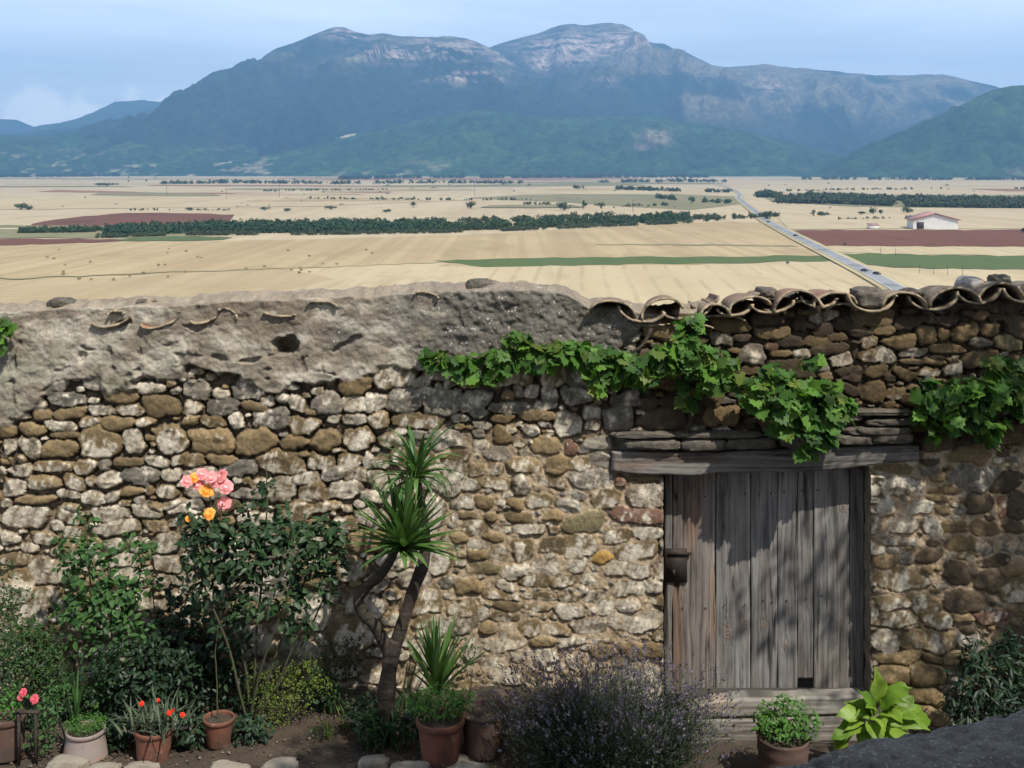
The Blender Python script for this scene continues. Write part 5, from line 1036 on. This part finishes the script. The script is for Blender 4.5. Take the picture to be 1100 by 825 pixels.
# --- lighter rose at the left
D = 8.6
t = empty('rose_bush', base(105, D), 'leafy mid green rose bush without flowers, left of the flowering rose, against cobbles', 'rose bush')
stems(t, 'stem', [[(112, 770, 8.6), (105, 690, 8.6), (95, 610, 8.58), (92, 560, 8.58)], [(114, 770, 8.6), (128, 690, 8.6), (150, 620, 8.6), (154, 585, 8.62)], [(110, 770, 8.6), (90, 690, 8.55), (72, 620, 8.55)], [(113, 770, 8.6), (120, 680, 8.5), (118, 610, 8.55)]], .01, .004, seed=4)
foliage('foliage', t, 'light rose leaf', [(92, 558, 8.58, 13, 8, .06, 22), (82, 585, 8.56, 26, 14, .1, 70), (105, 595, 8.56, 22, 14, .1, 60), (75, 605, 8.56, 22, 14, .1, 60), (100, 625, 8.55, 32, 18, .13, 110), (125, 640, 8.55, 26, 20, .12, 90), (150, 595, 8.6, 18, 14, .09, 34), (140, 580, 8.6, 12, 9, .06, 16), (150, 625, 8.58, 20, 14, .1, 45), (95, 655, 8.55, 32, 20, .13, 110), (130, 680, 8.52, 30, 24, .13, 110), (95, 690, 8.52, 26, 18, .12, 70), (140, 640, 8.5, 14, 18, .08, 30), (118, 720, 8.52, 26, 18, .1, 60), (75, 655, 8.52, 18, 14, .08, 60), (110, 655, 8.5, 40, 24, .16, 150), (100, 735, 8.5, 34, 24, .14, 130)], .066, .66, seed=32, up=.6)
# dark leafy rose between them
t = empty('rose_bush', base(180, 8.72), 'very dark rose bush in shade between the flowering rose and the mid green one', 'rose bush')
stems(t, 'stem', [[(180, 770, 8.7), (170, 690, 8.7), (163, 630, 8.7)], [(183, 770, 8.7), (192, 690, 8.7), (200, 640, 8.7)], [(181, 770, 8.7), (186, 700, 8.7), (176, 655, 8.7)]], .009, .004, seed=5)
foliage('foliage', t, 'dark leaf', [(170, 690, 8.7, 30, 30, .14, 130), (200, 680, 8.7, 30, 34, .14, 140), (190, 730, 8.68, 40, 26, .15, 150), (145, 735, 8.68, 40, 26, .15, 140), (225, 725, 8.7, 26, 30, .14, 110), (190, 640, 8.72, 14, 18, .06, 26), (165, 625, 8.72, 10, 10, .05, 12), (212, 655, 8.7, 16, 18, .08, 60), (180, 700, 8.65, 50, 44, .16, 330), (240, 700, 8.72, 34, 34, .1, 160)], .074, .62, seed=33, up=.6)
# far left fine leaved bush
t = empty('bush', base(20, 8.5), 'dense fine leaved green bush at the far left edge, above the pink flowers', 'bush')
stems(t, 'stem', [[(20, 775, 8.5), (15, 700, 8.5), (5, 640, 8.5)], [(22, 775, 8.5), (40, 710, 8.48), (52, 680, 8.48)]], .012, .004, seed=6)
foliage('foliage', t, 'fine leaf', [(10, 690, 8.5, 42, 30, .2, 900), (45, 705, 8.46, 30, 26, .16, 600), (-5, 650, 8.5, 28, 24, .16, 420), (20, 730, 8.46, 44, 20, .18, 600), (62, 735, 8.48, 22, 20, .12, 260), (0, 615, 8.5, 18, 14, .1, 90), (15, 640, 8.5, 22, 10, .1, 110), (25, 700, 8.42, 44, 40, .2, 1600)], .034, .45, 'ovate', seed=34, up=.5)
# yellow green box-leaved shrub
t = empty('shrub', base(300, 8.45), 'feathery yellow green shrub at the foot of the flowering rose bush', 'shrub')
stems(t, 'stem', [[(300, 790, 8.45), (285, 750, 8.45), (275, 715, 8.45)], [(300, 790, 8.45), (310, 740, 8.45), (325, 705, 8.45)], [(302, 790, 8.45), (328, 750, 8.45), (345, 725, 8.45)]], .006, .002, seed=7)
foliage('foliage', t, 'box leaf', [(280, 750, 8.45, 18, 26, .1, 330), (300, 740, 8.42, 24, 30, .12, 420), (325, 725, 8.44, 24, 18, .1, 300), (342, 735, 8.45, 20, 12, .1, 190), (290, 775, 8.42, 22, 12, .1, 220), (320, 755, 8.42, 22, 16, .1, 200), (272, 725, 8.45, 9, 16, .06, 80), (335, 712, 8.46, 14, 9, .06, 80)], .021, .55, 'ovate', seed=35)
# --- twisted yucca
t = empty('yucca', base(413, 8.29), 'twisted two stemmed yucca with spiky green crowns leaning against the wall', 'yucca')
m = MB(); lo = np.array(t.location)
def trunk(pth, rad):
    p = np.array([P(*q) for q in pth]); t_ = np.linspace(0, len(p) - 1, 9 * len(p)); q = np.stack([np.interp(t_, np.arange(len(p)), p[:, k]) for k in range(3)], -1)
    for _ in range(4): q[1:-1] = (q[:-2] + 2 * q[1:-1] + q[2:]) / 4
    r = np.interp(t_, np.arange(len(p)), rad) * (.88 + .3 * fbm(t_ * 3.2, rad[0] * 99, o=3, s=5)); tube(m, q - lo, r, 14)
trunk([(412, 792, 8.29), (413, 768, 8.29), (416, 735, 8.27), (420, 705, 8.25), (424, 688, 8.24)], [.082, .068, .06, .053, .046])
trunk([(420, 708, 8.26), (413, 690, 8.24), (402, 671, 8.20), (388, 658, 8.17), (384, 643, 8.17), (394, 630, 8.17), (408, 619, 8.17), (419, 603, 8.17), (425, 590, 8.17)], [.046, .042, .039, .038, .036, .037, .034, .031, .027])
trunk([(421, 708, 8.27), (429, 680, 8.27), (437, 655, 8.29), (446, 628, 8.31), (455, 606, 8.33), (458, 575, 8.37), (454, 545, 8.39), (449, 520, 8.39)], [.046, .043, .041, .043, .044, .032, .027, .024])
o = m.build('trunk', M['bark'], smooth=True); o.parent = t
def rosette(parent, px, py, d, n, lmin, lmax, wid, el0, el1, seed, droop=(.2, .9), mtl='yucca blade', ysq=1.):
    rng = np.random.default_rng(seed); q = np.linspace(0, 1, n); az = np.arange(n) * 2.39996 + rng.uniform(-.25, .25, n); el = lerp(el1, el0, q ** .9) + rng.uniform(-.12, .12, n)
    ln = rng.uniform(lmin, lmax, n) * (1 - .18 * q); b = P(px, py, d) - np.array(parent.location) + rng.normal(size=(n, 3)) * .012 + np.stack([np.zeros(n), np.zeros(n), .05 * (1 - q)], -1)
    m = MB(); blades(m, b, az, el, ln, np.full(n, wid) * rng.uniform(.8, 1.15, n), rng.uniform(*droop, n) * (.5 + q)); o = m.build('leaf_rosette', M[mtl]); o.parent = parent; return o
rosette(t, 434, 590, 8.17, 95, .42, .60, .056, .02, 1.45, 61, (.0, .5))
rosette(t, 447, 515, 8.33, 56, .34, .52, .04, -.1, 1.35, 62, (.8, 2.1))
rosette(t, 449, 524, 8.35, 6, .14, .2, .02, -1.0, -.5, 64, (.2, .6), 'dead blade')
# spiky yucca without trunk
t = empty('yucca', base(468, 8.45), 'stemless spiky yucca of upright dark blades behind the terracotta herb pot', 'yucca')
rosette(t, 468, 745, 8.45, 38, .42, .66, .05, .75, 1.5, 65, (.02, .3))
# drooping iris straps
t = empty('strap_plant', base(425, 8.16), 'clump of drooping pale green strap leaves left of the terracotta herb pot', 'plant')
rng = np.random.default_rng(66); n = 26
m = MB(); blades(m, base(424, 8.16) - np.array(t.location) + np.stack([rng.uniform(-.22, .2, n), rng.uniform(-.08, .08, n), np.zeros(n)], -1), rng.uniform(0, 6.28, n), rng.uniform(.9, 1.5, n), rng.uniform(.3, .62, n), rng.uniform(.018, .03, n), rng.uniform(.9, 2.2, n)); o = m.build('leaf', M['light rose leaf']); o.parent = t
# weeds: single plants
def weed(px, py, d, rx_, ry_, n, mt_, lf, lab, seed, name='weed'):
    t = empty(name, base(px, d), lab, 'weed'); b = t.location
    foliage('foliage', t, mt_, [(px, py, d, rx_, ry_, .09, n)], lf, .5, seed=seed)
    stems(t, 'stem', [[(px, HY + (CZ - b[2]) * F / d, d), (px + rx_ * q, py - ry_ * .4, d)] for q in (-.5, -.1, .3, .6)], .003, .0015, seed=seed)
weed(362, 752, 8.55, 20, 14, 170, 'fine leaf', .032, 'low weed in the open soil right of the yellow green shrub', 137)
weed(376, 705, 8.78, 18, 24, 150, 'dark leaf', .036, 'tall dark weed against the wall left of the yucca trunk', 138)
weed(352, 700, 8.8, 13, 16, 90, 'fine leaf', .03, 'small weed against the wall above the yellow green shrub', 139)
weed(402, 785, 8.12, 20, 12, 170, 'dark leaf', .045, 'dark low weed in the soil before the yucca trunk', 140)
weed(392, 765, 8.25, 20, 20, 210, 'dark leaf', .055, 'dark broad leaved weed at the left foot of the yucca trunk', 141)
weed(440, 778, 8.15, 20, 15, 190, 'dark leaf', .05, 'dark weed between the yucca trunk and the terracotta herb pot', 142)
weed(740, 765, 8.3, 12, 18, 90, 'box leaf', .035, 'bright yellow green weed at the right edge of the lavender', 143)
weed(345, 785, 8.2, 12, 6, 60, 'fine leaf', .026, 'tiny weed behind the broad squared edging stone', 144)
weed(505, 700, 8.78, 10, 14, 60, 'fine leaf', .03, 'thin weed on the wall foot above the dark stained pot', 145)
rng = np.random.default_rng(67)
for k, q in enumerate((352, 372, 396, 428, 452)):
    b = base(q, 8.25 + .09 * k); t = empty('grass_tuft', b, 'thin grass tuft in the open bed between the shrub and the herb pot', 'grass', 'grass tufts in the open soil')
    n = 12; m = MB(); blades(m, rng.normal(size=(n, 3)) * (.012, .012, .002), rng.uniform(0, 6.28, n), rng.uniform(.9, 1.5, n), rng.uniform(.08, .26, n), rng.uniform(.006, .011, n), rng.uniform(.2, 1.4, n)); o = m.build('grass_blade', M['box leaf']); o.parent = t
# ivy-like plants on the ground under the roses
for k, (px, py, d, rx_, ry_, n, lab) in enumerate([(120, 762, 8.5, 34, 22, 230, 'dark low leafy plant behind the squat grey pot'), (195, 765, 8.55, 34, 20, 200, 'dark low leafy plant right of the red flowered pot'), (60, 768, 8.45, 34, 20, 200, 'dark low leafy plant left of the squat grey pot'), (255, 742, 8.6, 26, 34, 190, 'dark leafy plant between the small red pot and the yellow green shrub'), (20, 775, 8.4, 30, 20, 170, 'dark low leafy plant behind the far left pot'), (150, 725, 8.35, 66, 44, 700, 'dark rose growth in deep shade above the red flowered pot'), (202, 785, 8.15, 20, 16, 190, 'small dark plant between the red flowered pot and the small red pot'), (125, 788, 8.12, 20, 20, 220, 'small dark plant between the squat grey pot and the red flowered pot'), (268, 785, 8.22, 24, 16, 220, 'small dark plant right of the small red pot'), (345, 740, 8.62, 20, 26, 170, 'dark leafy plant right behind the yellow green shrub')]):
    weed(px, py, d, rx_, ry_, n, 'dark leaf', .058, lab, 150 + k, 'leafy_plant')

# --- pots
pot('flower_pot', 473, 771, 818, 52, 38, 7.97, 'clay', 'terracotta pot with a thick rim holding a bright green herb')
pot('flower_pot', 521, 764, 808, 52, 42, 8.09, 'claydark', 'dark stained pot right of the terracotta herb pot, nearly bare soil', rim=False)
pot('flower_pot', 165, 782, 816, 40, 34, 7.99, 'clay', 'reddish terracotta pot with grey green plant and red flowers')
pot('flower_pot', 235, 770, 800, 34, 24, 8.19, 'clay', 'small red pot under the flowering rose, holding one thin stem')
pot('flower_pot', 92, 783, 812, 42, 48, 8.03, 'claygrey', 'squat pale grey pot topped by a bright green mound', rim=True)
pot('flower_pot', 8, 768, 812, 38, 34, 8.03, 'claydark', 'dark pot at the far left edge in deep shade')
pot('flower_pot', 841, 790, 838, 56, 50, 8.42, 'claydark', 'dark brown banded tub on the doorstep before the plank door', rim=False, bands=1)
d_ = 8.28; o = rock('pot_saucer', 487, 819, 7.95, 34, 10, .1, 760, 'edge', amp=.05); o.location.z = gd2(487, 7.95) + .006; o.scale = (1, 1, .35); tag(o, 'pale flat saucer stone showing under the terracotta herb pot', 'stone')
# herb in terracotta pot
t = empty('potted_herb', P(473, 776, 7.97), 'bright green bushy herb growing in the terracotta pot', 'potted plant')
foliage('foliage', t, 'herb leaf', [(472, 758, 7.97, 32, 14, .17, 330), (448, 752, 7.97, 16, 10, .1, 110), (495, 752, 7.98, 16, 10, .1, 110), (474, 745, 7.98, 24, 10, .12, 160)], .034, .5, seed=39)
stems(t, 'stem', [[(472 + k * 4, 776, 7.97), (470 + k * 9, 752, 7.97)] for k in (-3, -2, -1, 0, 1, 2, 3)], .003, .002, seed=8)
t = empty('seedling', P(520, 768, 8.09), 'thin sparse seedling in the dark stained pot', 'potted plant')
stems(t, 'stem', [[(520, 770, 8.09), (518, 745, 8.09), (513, 722, 8.09)], [(523, 770, 8.09), (528, 748, 8.09)], [(510, 770, 8.09), (505, 752, 8.09)]], .003, .0015, seed=9)
foliage('foliage', t, 'grey leaf', [(513, 728, 8.09, 9, 12, .05, 22), (527, 748, 8.09, 8, 8, .05, 14), (505, 752, 8.09, 7, 7, .04, 12), (530, 738, 8.09, 7, 5, .03, 8)], .03, .4, seed=40)
# geranium-like plant with red flowers
t = empty('potted_carnation', P(165, 786, 7.99), 'spreading grey green potted plant with small red flowers', 'potted plant')
rng = np.random.default_rng(68); n = 170; m = MB()
blades(m, P(166, 781, 7.99) - np.array(t.location) + rng.normal(size=(n, 3)) * (.1, .07, .01), rng.uniform(0, 6.28, n), rng.uniform(.15, 1.5, n), rng.uniform(.1, .26, n), rng.uniform(.012, .02, n), rng.uniform(.2, 1.1, n), 5); o = m.build('leaf', M['grey leaf']); o.parent = t
for k, (px, py) in enumerate([(152, 756), (182, 766), (196, 768), (186, 763), (170, 752)]): bloom(t, px, py, 7.86 + .02 * k, .017 if k < 3 else .012, 'red petal', 80 + k, 'flower')
t = empty('sapling', P(235, 774, 8.19), 'single thin brown stem rising from the small red pot', 'potted plant')
stems(t, 'stem', [[(235, 776, 8.19), (233, 740, 8.19), (231, 700, 8.21), (234, 672, 8.21)]], .006, .003, name='stem', seed=10); foliage('foliage', t, 'dark leaf', [(233, 690, 8.21, 14, 18, .06, 22)], .05, .6, seed=41)
t = empty('moss_mound', P(92, 786, 8.03), 'tight bright green mound growing in the squat grey pot', 'potted plant')
foliage('foliage', t, 'herb leaf', [(92, 776, 8.03, 22, 10, .14, 700), (80, 777, 8.03, 10, 7, .1, 150), (104, 777, 8.03, 10, 7, .1, 150)], .016, .5, seed=42)
rng = np.random.default_rng(69); n = 9; m = MB(); blades(m, P(80, 782, 8.04) - np.array(t.location) + rng.normal(size=(n, 3)) * .018, rng.uniform(0, 6.28, n), rng.uniform(1.25, 1.55, n), rng.uniform(.3, .55, n), rng.uniform(.016, .026, n), rng.uniform(0, .4, n)); o = m.build('strap_leaf', M['light rose leaf']); o.parent = t
# left pink flowers
t = empty('potted_plant', P(10, 772, 8.03), 'light green plant in the far left dark pot', 'potted plant')
foliage('foliage', t, 'herb leaf', [(6, 755, 8.03, 22, 16, .14, 240)], .032, .55, seed=43)
t = empty('flowering_plant', base(46, 8.0), 'small leafy plant with two rosy pink flowers near the far left pot', 'plant')
foliage('foliage', t, 'light rose leaf', [(50, 762, 8.0, 18, 24, .12, 160), (44, 790, 8.0, 18, 16, .1, 90), (58, 745, 8.02, 10, 12, .08, 50)], .036, .5, seed=44)
stems(t, 'stem', [[(44, 812, 8.0), (38, 780, 7.98), (37, 753, 7.95)], [(42, 812, 8.0), (28, 775, 7.98), (23, 748, 7.95)]], .004, .002, seed=11)
for k, (px, py) in enumerate([(37, 751), (25, 744), (22, 749)]): bloom(t, px, py, 7.92, .03 if k < 2 else .02, 'rosy petal', 90 + k, 'flower')
t = empty('plant_support', base(29, 7.93), 'weathered little wooden frame beside the far left pot', 'plant support')
for (xa2, xb2, za2, zb2, nm) in ((19, 21, 822, 762, 'post'), (37.5, 39.5, 822, 766, 'post'), (16, 42, 766.5, 764, 'rail')):
    a = P(xa2, za2, 7.91); b = P(xb2, zb2, 7.91); m = MB(); box(m, *sorted((a[0], b[0])), 7.90, 7.93, *sorted((a[2], b[2]))); o = m.build(nm, M['bark']); o.parent = t; o.matrix_parent_inverse = Matrix.Translation(-Vector(t.location))
# lavender
t = empty('lavender', base(655, 7.95), 'big grey purple lavender bush in front of the wall, left of the door', 'lavender')
rng = np.random.default_rng(70); n = 2600; ml, mf, ms_ = MB(), MB(), MB()
c0 = np.array(t.location); az = rng.uniform(0, 2 * math.pi, n); rr = rng.random(n) ** .6
b = np.stack([np.cos(az) * rr * .40, np.sin(az) * rr * .26, np.full(n, .05)], -1)
el = 1.5 - rr * rng.uniform(.45, 1.0, n); ln = rng.uniform(.38, .70, n)
blades(ml, b, az + rng.normal(size=n) * .5, el, ln * rng.uniform(.5, .95, n), rng.uniform(.006, .010, n), rng.uniform(-.2, .35, n), 4)
k = 1100; a2 = az[:k] + rng.normal(size=k) * .4; e2 = el[:k]; L2 = ln[:k] * 1.12; dv = np.stack([np.cos(e2) * np.cos(a2), np.cos(e2) * np.sin(a2), np.sin(e2)], -1)
blades(ml, b[:k], a2, e2, L2, np.full(k, .004), np.zeros(k), 3)
for q in range(5):
    p = b[:k] + dv * (L2 + q * .011 - .02)[:, None]; leafset(mf, p + rng.normal(size=(k, 3)) * .003, dv + rand_unit(k, rng) * .9, rand_unit(k, rng), .018 * rng.uniform(.6, 1.2, k), .8, 'simple')
for q in range(7):
    u = rng.uniform(.35, .95, n); dv2 = np.stack([np.cos(el) * np.cos(az), np.cos(el) * np.sin(az), np.sin(el)], -1); p = b + dv2 * (ln * u)[:, None]; leafset(ms_, p + rng.normal(size=(n, 3)) * .02, dv2 + rand_unit(n, rng) * .8, rand_unit(n, rng), .036 * rng.uniform(.6, 1.2, n), .2, 'simple')
sc3 = lambda mm: None
for mm, nm, mt_ in ((ml, 'stem', 'lavender leaf'), (ms_, 'foliage', 'lavender leaf'), (mf, 'blossom', 'lavender bloom')):
    o = mm.build(nm, M[mt_]); o.parent = t
# tub plant at the door
t = empty('potted_mint', P(841, 794, 8.42), 'rounded dark green leafy plant in the banded tub before the door', 'potted plant')
foliage('foliage', t, 'herb leaf', [(845, 772, 8.42, 36, 20, .2, 330), (830, 778, 8.38, 22, 14, .14, 130), (862, 778, 8.38, 20, 14, .14, 120), (845, 756, 8.42, 14, 8, .1, 60), (820, 768, 8.42, 10, 9, .08, 50)], .046, .48, seed=46, up=.7, out=.7)
stems(t, 'stem', [[(845 + k * 4, 795, 8.42), (845 + k * 9, 768, 8.42)] for k in (-3, -2, -1, 0, 1, 2, 3)], .004, .002, seed=12)
# hosta
t = empty('hosta', base(945, 8.5), 'lime green broad leaved hosta at the right foot of the door', 'plant')
rng = np.random.default_rng(71); c0 = P(945, 790, 8.5); m = MB(); pos, ax, nr, ln = [], [], [], []
for (px, py, l_, dx_, dz_, dy_) in [(945, 742, .30, -.05, .75, -.25), (962, 742, .24, .5, .55, -.3), (928, 760, .26, -.75, .45, -.2), (955, 762, .30, .15, .35, -.75), (975, 772, .28, .85, .1, -.4), (925, 778, .26, -.8, -.05, -.5), (940, 778, .26, -.2, -.05, -.95), (962, 782, .26, .45, -.1, -.85), (985, 770, .24, .95, .15, .1), (912, 782, .24, -.95, -.25, -.3), (950, 790, .24, .1, -.3, -.9), (938, 755, .28, -.25, .7, -.35), (968, 758, .26, .55, .5, .1), (932, 792, .2, -.4, -.35, -.8), (972, 788, .22, .7, -.25, -.6), (921, 763, .22, -.85, .3, .2), (905, 790, .2, -.8, -.5, -.3), (950, 748, .22, .2, .7, .2), (978, 762, .2, .8, .35, .2), (945, 768, .26, -.1, .2, -.9)] + [(943 + 34 * math.cos(k_ * 2.4) * (.4 + .05 * k_), 770 - 20 * math.sin(k_ * 2.4) * (.4 + .05 * k_), .19 + .006 * k_, math.cos(k_ * 2.4), .35 * math.sin(k_ * 2.4) + .1, -.45) for k_ in range(13)]:
    l_ *= .8; a = unit(np.array((dx_, dy_, dz_))); p = P(px, py + 2, 8.5 + dy_ * .16) - a * l_ * .35; pos.append(p - np.array(t.location)); ax.append(a); nr.append(unit(np.array((a[0] * .3, -.55, .8)) + rng.normal(size=3) * .15)); ln.append(l_)
leafset(m, np.array(pos), np.array(ax), np.array(nr), np.array(ln), .66, 'broad'); q_ = m.v[-1]; m.v[-1] = q_ + (np.stack([fbm(q_[:, 0] * 14, q_[:, 1] * 14, q_[:, 2] * 14, o=2, s=k_) for k_ in (1, 2, 3)], -1) - .5) * .05; o = m.build('leaf', M['lime leaf'], smooth=True); o.parent = t
stems(t, 'box leaf', [[(945, 806, 8.5), ((945 + px * 2) / 3, 785, 8.46), (px, py, 8.44)] for px, py in ((945, 760), (930, 768), (960, 770), (975, 778), (920, 784), (938, 782), (958, 785))], .006, .004, 'leaf_stalk', seed=13)
# dark peony at the right
t = empty('peony', base(1065, 8.55), 'dark narrow leaved peony bush at the right foot of the wall', 'bush')
stems(t, 'stem', [[(1062, 800, 8.55), (1050 + k * 14, 740, 8.52), (1042 + k * 20, 705, 8.5)] for k in range(5)], .006, .003, seed=14)
foliage('foliage', t, 'dark leaf', [(1060, 735, 8.5, 36, 26, .2, 300), (1080, 708, 8.5, 26, 16, .14, 170), (1048, 712, 8.5, 16, 14, .12, 90), (1035, 760, 8.5, 24, 16, .16, 170), (1085, 750, 8.46, 30, 28, .18, 260), (1052, 692, 8.52, 9, 10, .06, 26), (1088, 688, 8.52, 14, 9, .08, 50), (1120, 730, 8.5, 30, 34, .2, 220), (1060, 775, 8.46, 40, 14, .16, 170)], .085, .3, seed=47, up=.5, out=.8)

# --- grape vines on the wall
def vine(label, cane, clumps, seed, leaf=.085):
    p0 = P(*cane[0][0]); t = empty('grape_vine', p0, label, 'grape vine')
    stems(t, 'bark', cane, .015, .006, name='cane', wob=.05, seed=seed)
    rng = np.random.default_rng(seed); m = MB(); pet = MB()
    for (px, py, d, rx_, ry_, rd_, n) in clumps:
        n = int(n * .72); s_ = d / F; u = rand_unit(n, rng) * (rng.uniform(.1, 1, n) ** .5)[:, None]; p = P(px, py, d) + u * (rx_ * s_, rd_, ry_ * s_)
        p[:, 1] = np.minimum(p[:, 1], WD - .07)
        nr = unit(np.array((.1, -.5, .6)) + u * .4 + rng.normal(size=(n, 3)) * .42); a = np.stack([rng.normal(size=n) * .7, rng.normal(size=n) * .2 - .1, -.75 + rng.normal(size=n) * .4], -1); a = a - nr * np.sum(a * nr, -1, keepdims=True)
        leafset(m, p - p0, a, nr, leaf * 1.12 * rng.uniform(.55, 1.3, n), 1., 'grape')
    o = m.build('foliage', M['vine leaf']); o.parent = t; return t
t = vine('long grape vine trailing along the wall below the plaster and hanging over the door lintel', [[(700, 352, 8.9), (680, 385, 8.88), (640, 385, 8.9), (590, 378, 8.9), (540, 384, 8.9), (455, 383, 8.9)], [(735, 420, 8.92), (740, 385, 8.85), (742, 345, 8.85)], [(740, 380, 8.85), (790, 405, 8.8), (850, 420, 8.75), (895, 440, 8.75)], [(742, 470, 8.94), (738, 420, 8.9), (735, 390, 8.87)]],
     [(468, 384, 8.9, 18, 11, .04, 34), (495, 388, 8.9, 18, 12, .05, 42), (520, 400, 8.88, 16, 9, .05, 26), (540, 385, 8.88, 20, 14, .06, 60), (557, 364, 8.88, 15, 9, .05, 36), (580, 382, 8.88, 22, 13, .06, 66), (610, 378, 8.88, 22, 13, .06, 66), (640, 388, 8.86, 20, 18, .07, 70), (663, 392, 8.86, 20, 22, .07, 80), (690, 396, 8.84, 22, 18, .08, 80), (715, 386, 8.82, 20, 18, .08, 76), (742, 352, 8.84, 12, 12, .05, 36), (735, 372, 8.82, 18, 16, .07, 60), (752, 388, 8.8, 22, 20, .09, 90), (775, 398, 8.78, 20, 20, .09, 80), (765, 412, 8.8, 18, 10, .07, 40), (812, 420, 8.74, 22, 20, .1, 90), (835, 405, 8.74, 20, 16, .1, 80), (850, 430, 8.72, 30, 26, .13, 170), (885, 428, 8.72, 26, 22, .11, 120), (872, 455, 8.72, 26, 18, .11, 100), (840, 450, 8.74, 20, 16, .1, 60), (900, 440, 8.74, 16, 16, .08, 46), (868, 482, 8.72, 9, 12, .06, 22), (885, 470, 8.72, 10, 9, .06, 22), (870, 388, 8.8, 12, 6, .05, 14), (642, 412, 8.87, 9, 8, .04, 12), (738, 425, 8.9, 9, 20, .03, 22)], 501)
t2 = vine('grape vine growing on the right end of the wall beneath the tiles', [[(1112, 440, 8.9), (1080, 410, 8.86), (1066, 385, 8.86)], [(1095, 425, 8.9), (1040, 430, 8.84), (990, 430, 8.84)], [(1066, 420, 8.86), (1062, 470, 8.88)]],
     [(1070, 392, 8.86, 14, 12, .06, 40), (1085, 408, 8.84, 20, 14, .08, 70), (1100, 425, 8.84, 22, 24, .09, 90), (1060, 425, 8.82, 24, 22, .1, 110), (1030, 425, 8.82, 22, 18, .1, 90), (1000, 420, 8.83, 18, 14, .08, 60), (992, 440, 8.84, 12, 16, .07, 40), (1020, 450, 8.84, 22, 14, .08, 56), (1060, 455, 8.84, 20, 14, .08, 50), (1006, 465, 8.86, 10, 14, .05, 24), (1130, 420, 8.84, 24, 30, .1, 90), (1090, 390, 8.86, 12, 8, .05, 20), (1064, 478, 8.88, 7, 8, .04, 8)], 502)
t3 = vine('tip of a green vine hanging at the far left edge of the plaster', [[(-40, 340, 8.9), (-5, 350, 8.88), (12, 352, 8.88)]], [(8, 350, 8.88, 11, 7, .04, 18), (-4, 362, 8.88, 9, 16, .04, 22), (2, 376, 8.88, 4, 6, .03, 5), (-30, 350, 8.88, 20, 14, .05, 40)], 503, .07)
# dry twig
t = empty('dry_twig', P(0, 485, 8.92), 'bare dry grey twig sticking out of the cobbles at the far left', 'twig')
stems(t, 'bark', [[(-25, 470, 8.93), (0, 484, 8.9), (14, 500, 8.88), (17, 506, 8.87)], [(0, 484, 8.9), (6, 492, 8.86)]], .012, .008, 'branch', seed=15)
# tree standing outside the picture on the right: its crown dapples the wall beside the door
def garden_tree(x, y, cz_, r, nleaf, label, seed, lean=(0, 0)):
    z0 = float(gz(x, y)); t = empty('garden_tree', (x, y, z0), label, 'tree'); rng = np.random.default_rng(seed)
    m = MB(); top = np.array((lean[0], lean[1], cz_ - z0 - r * .2)); tube(m, [(0, 0, -.2), top * .35 + (.06, 0, 0), top * .7, top], [.13, .11, .08, .05], 10)
    mf = MB()
    for k in range(26):
        d = rand_unit(1, rng)[0]; d[2] = abs(d[2]) * .8 - .15; e_ = np.array((lean[0], lean[1], cz_ - z0)) + d * r * rng.uniform(.45, 1) * np.array((1, 1, .75)); s_ = top * rng.uniform(.6, 1)
        tube(m, [s_, (s_ + e_) / 2 + rng.normal(size=3) * .08, e_], [.035, .02, .008], 5)
        n = nleaf // 26; u = rand_unit(n, rng); p = e_ + u * (rng.random(n) ** .5)[:, None] * r * .30; leafset(mf, p, rand_unit(n, rng), unit(u + (0, 0, .6)), .10 * rng.uniform(.6, 1.2, n), .6, 'ovate')
    o = m.build('trunk', M['bark'], smooth=True); o.parent = t; o = mf.build('crown', M['tree leaf']); o.parent = t
garden_tree(5.55, 6.9, 5.6, 1.45, 2300, 'leafy garden tree beside the right end of the wall', 91)
garden_tree(3.45, 4.3, 6.7, 1.35, 4000, 'unseen leafy tree added in the courtyard to shade the front beds', 92, (-1.0, -.35))  # second tree, out of view, added to shade the lavender and front pots
